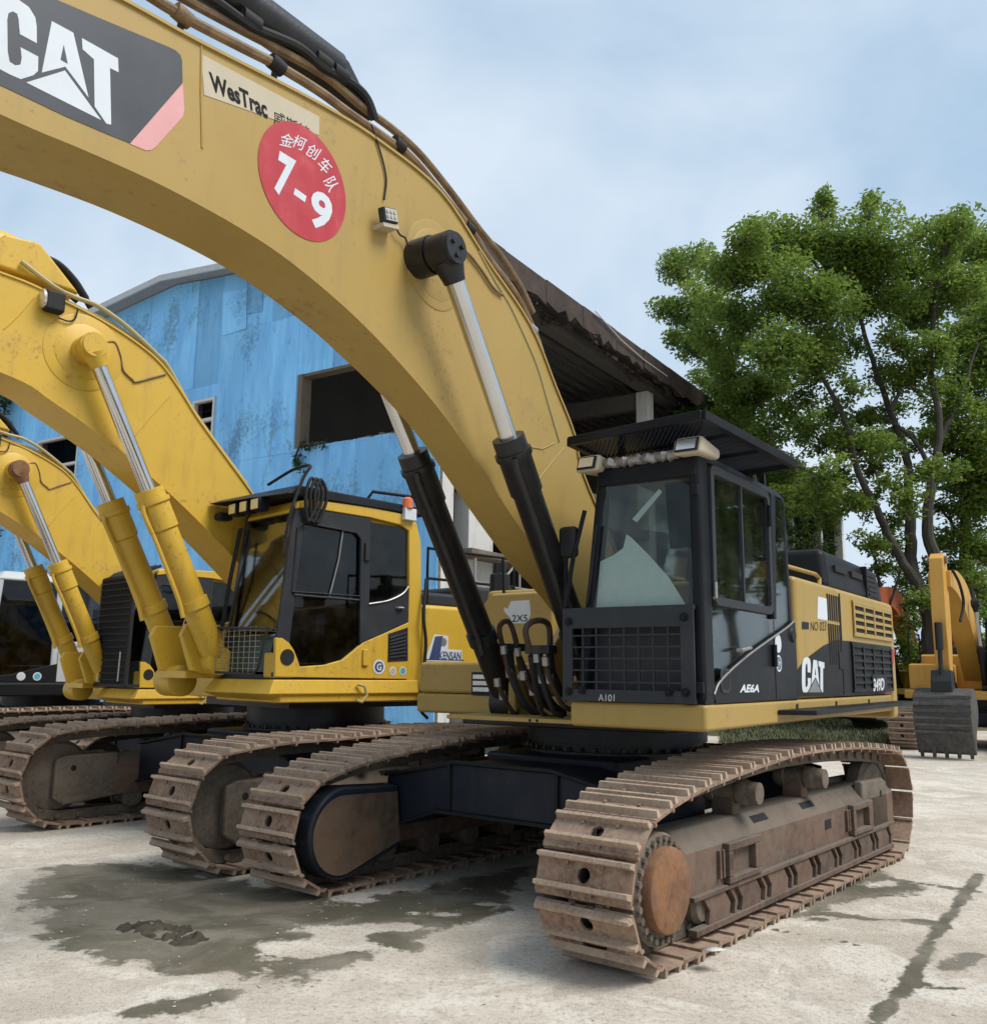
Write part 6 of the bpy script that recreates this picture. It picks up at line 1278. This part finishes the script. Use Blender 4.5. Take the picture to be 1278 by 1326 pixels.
tree('tall leafy tree with three forking trunks growing through a wide crown', (1214, 855), 27.5,
  [(((1214, 850), (1210, 800), (1204, 762)), .36, .27, 0), (((1206, 770), (1185, 735), (1180, 690), (1176, 640), (1174, 590), (1150, 520), (1120, 440), (1100, 370)), .22, .05, 1.0), (((1206, 765), (1215, 720), (1200, 670), (1206, 610), (1214, 540), (1200, 450), (1210, 350)), .22, .05, -.5), (((1190, 745), (1160, 700), (1135, 650), (1110, 600), (1090, 530), (1050, 460), (1030, 400)), .15, .04, -1.2), (((1206, 610), (1190, 570), (1160, 540), (1120, 520)), .09, .03, .5), (((1212, 560), (1240, 500), (1262, 430)), .10, .03, .5), (((1135, 650), (1090, 620), (1020, 590), (960, 560)), .07, .02, -1), (((1150, 520), (1170, 470), (1190, 400)), .07, .02, 0)],
  [(1060, 262, 24), (1118, 262, 26), (1010, 300, 44), (960, 295, 30), (945, 345, 40), (1070, 310, 50), (1130, 320, 46), (1010, 370, 46), (960, 400, 40), (1060, 385, 46), (1120, 380, 40), (1170, 330, 34), (1215, 300, 40), (1225, 350, 44), (1180, 390, 36), (920, 420, 26), (1000, 440, 40), (1050, 470, 38), (945, 470, 34), (1090, 440, 26), (1020, 520, 30), (985, 560, 34), (940, 530, 30), (1060, 560, 30), (1090, 600, 26), (1140, 470, 26), (1200, 440, 34), (1240, 420, 36), (1080, 520, 24), (1130, 560, 24), (1155, 610, 26), (1120, 640, 20), (1180, 480, 32), (1220, 500, 28), (1150, 430, 28), (1100, 490, 22), (1190, 555, 22), (1085, 340, 40), (985, 330, 34), (1040, 430, 34), (1160, 365, 32), (1110, 300, 36), (1110, 560, 30), (1150, 560, 26), (1200, 600, 24), (1060, 610, 28), (1020, 640, 24), (1180, 640, 20), (1225, 590, 24), (1090, 560, 26), (1140, 520, 26), (1110, 530, 22), (1058, 250, 20), (1118, 250, 20), (1100, 640, 22), (1075, 655, 20), (1160, 660, 18), (1130, 590, 24)], 5)
tree('tall leafy tree at the right with its crown running past the other tree', (1262, 862), 30.5,
  [(((1262, 855), (1258, 780), (1250, 700), (1252, 620), (1246, 560)), .28, .12, 0), (((1252, 620), (1270, 560), (1290, 480), (1295, 400)), .13, .04, .5), (((1246, 560), (1230, 500), (1240, 420), (1250, 340)), .10, .03, 0), (((1250, 700), (1230, 660), (1212, 640)), .07, .03, 0)],
  [(1230, 285, 22), (1262, 310, 40), (1300, 320, 50), (1260, 370, 44), (1310, 400, 56), (1270, 440, 40), (1240, 480, 34), (1290, 500, 44), (1255, 540, 36), (1225, 560, 28), (1280, 590, 34), (1250, 630, 26), (1262, 690, 26), (1270, 740, 26), (1310, 560, 50), (1225, 610, 18), (1240, 720, 18), (1330, 480, 50), (1265, 640, 28), (1275, 700, 26), (1245, 575, 26), (1225, 520, 26), (1262, 780, 20), (1275, 820, 22), (1230, 640, 24), (1265, 600, 32), (1240, 680, 22), (1225, 760, 18), (1245, 800, 20), (1215, 800, 16), (1285, 760, 30), (1222, 272, 22), (1250, 620, 26), (1220, 680, 20), (1255, 730, 22)], 6)
tree('slim leafy tree at the left of the group, close to the rusty eave', (1010, 862), 33.0,
  [(((1010, 858), (1005, 760), (985, 660), (960, 560), (920, 470), (890, 400)), .20, .05, 0), (((960, 560), (985, 480), (1000, 420)), .08, .03, 0), (((920, 470), (880, 440), (865, 400)), .06, .02, 0)],
  [(872, 345, 30), (895, 330, 22), (860, 390, 24), (890, 390, 34), (900, 440, 30), (925, 345, 24), (925, 390, 30), (870, 430, 22), (935, 440, 30), (950, 500, 34), (915, 490, 26), (980, 500, 30), (900, 520, 20), (1000, 470, 30), (960, 550, 30), (1010, 600, 30), (1040, 540, 30), (1040, 640, 24)], 8)
tree('small bright green tree low beside the engine hood', (1150, 866), 29.0,
  [(((1150, 862), (1148, 800), (1140, 740), (1130, 700)), .10, .04, 0), (((1148, 790), (1165, 740), (1170, 710)), .05, .02, 0)],
  [(1132, 690, 18), (1165, 690, 22), (1140, 725, 16), (1172, 735, 20), (1185, 790, 22), (1180, 830, 22), (1160, 760, 18), (1205, 720, 14), (1178, 765, 18), (1195, 760, 18), (1195, 830, 18), (1140, 760, 16)], 9, .15)
for k, (X_, Y_, s_) in enumerate(((19.5, 15.5, 1.0), (25.0, 19.5, 1.1), (29.0, 25.0, 1.15))):
    g = random.Random(200 + k); t = thing('tree', 'tree of the row along the yard side, past the facing yellow excavator', 'tree', (X_, Y_, 0), 0, 'trees along the yard side')
    MB().tube([(0, 0, -.1), (.1, .1, 2.5), (.2, -.1, 5.0), (.1, 0, 8.0 * s_)], [.28, .22, .16, .05], 9).obj('trunk', bark, t)
    cs = []
    for j in range(120):
        d = Vector((g.gauss(0, 1), g.gauss(0, 1), g.gauss(0, .8))).normalized() * g.uniform(1.2, 3.6); cs.append((d.x, d.y, 7.2 * s_ + d.z * 1.2, g.uniform(.5, .9), 150, g.uniform(.3, .6)))
    for j in range(5): a = 1.3 * j; MB().tube([(.1, 0, 3.4 + .6 * j), (math.cos(a) * 1.3, math.sin(a) * 1.3, 5.2 + .5 * j), (math.cos(a) * 2.4, math.sin(a) * 2.4, 6.4 + .4 * j)], [.10, .06, .02], 6).obj('limb', bark, t)
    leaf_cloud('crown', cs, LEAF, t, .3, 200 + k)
# ivy hanging on the shed
def ivy(label, spots, seed, lsize=.13, rs=1):
    t = thing('ivy', label, 'ivy', (SX, SY, 0), R(147), 'ivy climbing the shed'); g = random.Random(seed); cs = []; st = MB()
    for (x0, y0, z0, x1, y1, z1, n) in spots:
        for k in range(n):
            f = g.random(); cs.append((x0 + (x1 - x0) * f + g.uniform(-.25, .25) * rs, y0 + (y1 - y0) * f + g.uniform(-.3, .3) * rs, z0 + (z1 - z0) * f + g.uniform(-.2, .2) * rs, g.uniform(.18, .42) * rs, int(46 * (1 if rs == 1 else .6)), g.uniform(.2, .7)))
        st.tube([(x0, y0, max(.0, min(z0, z1))), ((x0 + x1) / 2 + .1, (y0 + y1) / 2, (z0 + z1) / 2), (x1, y1, max(z0, z1))], .03, 5)
    st.obj('stem', bark, t); leaf_cloud('foliage', cs, IVY, t, lsize, seed); return t
ivy('dark ivy draped over the far columns of the open shed side', [(-.3, y, 0.5, -.5, y + .4, 10.5, 60) for y in (-17.2, -19, -22.5, -25, -27.8, -30, -33)] + [(-.4, y, 9.6, -.6, y - 2.5, 10.8, 50) for y in (-12, -14.5, -17, -19.5, -22, -24.5, -27, -30)] + [(-.5, y, 6, -.5, y - 1, 10.6, 34) for y in (-13.5, -15, -20.5, -23.5, -29)], 14, .17)
ivy('small tuft of ivy hanging from the broken sill of the big opening', [(4.15, .06, 6.85, 4.0, .1, 6.3, 7), (4.0, .05, 6.83, 3.3, .05, 6.83, 6)], 15, .09, .35)
ivy('dense dark ivy covering the left end of the blue wall', [(16.9 + .5 * k, .15, 2.0, 16.9 + .55 * k, .15, 10.3, 70) for k in range(4)], 16, .14)
# low scrub closing the yard far off
for k, (px, d, w, h) in enumerate(((1150, 58, 9, 3.0), (1245, 62, 9, 3.4), (1080, 66, 8, 3.2), (1320, 55, 8, 3.6))):
    c = pxd((px, 860), d); t = thing('shrub', 'dark leafy thicket far behind the trees', 'shrub', (c[0], c[1], 0), 0, 'far thickets'); g = random.Random(80 + k)
    cs = [(g.uniform(-w / 2, w / 2), g.uniform(-1.5, 1.5), g.uniform(.2, h) * (1 - .25 * abs(g.uniform(-1, 1))), g.uniform(.5, .9), 60, g.uniform(.2, .6)) for _ in range(60)]
    st = MB()
    for j in range(5): st.tube([(w * (j / 4 - .5) * .8, 0, -.05), (w * (j / 4 - .5) * .8 + .2, .1, h * .6)], [.06, .02], 5)
    st.obj('stem', bark, t); leaf_cloud('crown', cs, IVY, t, .32, 80 + k)
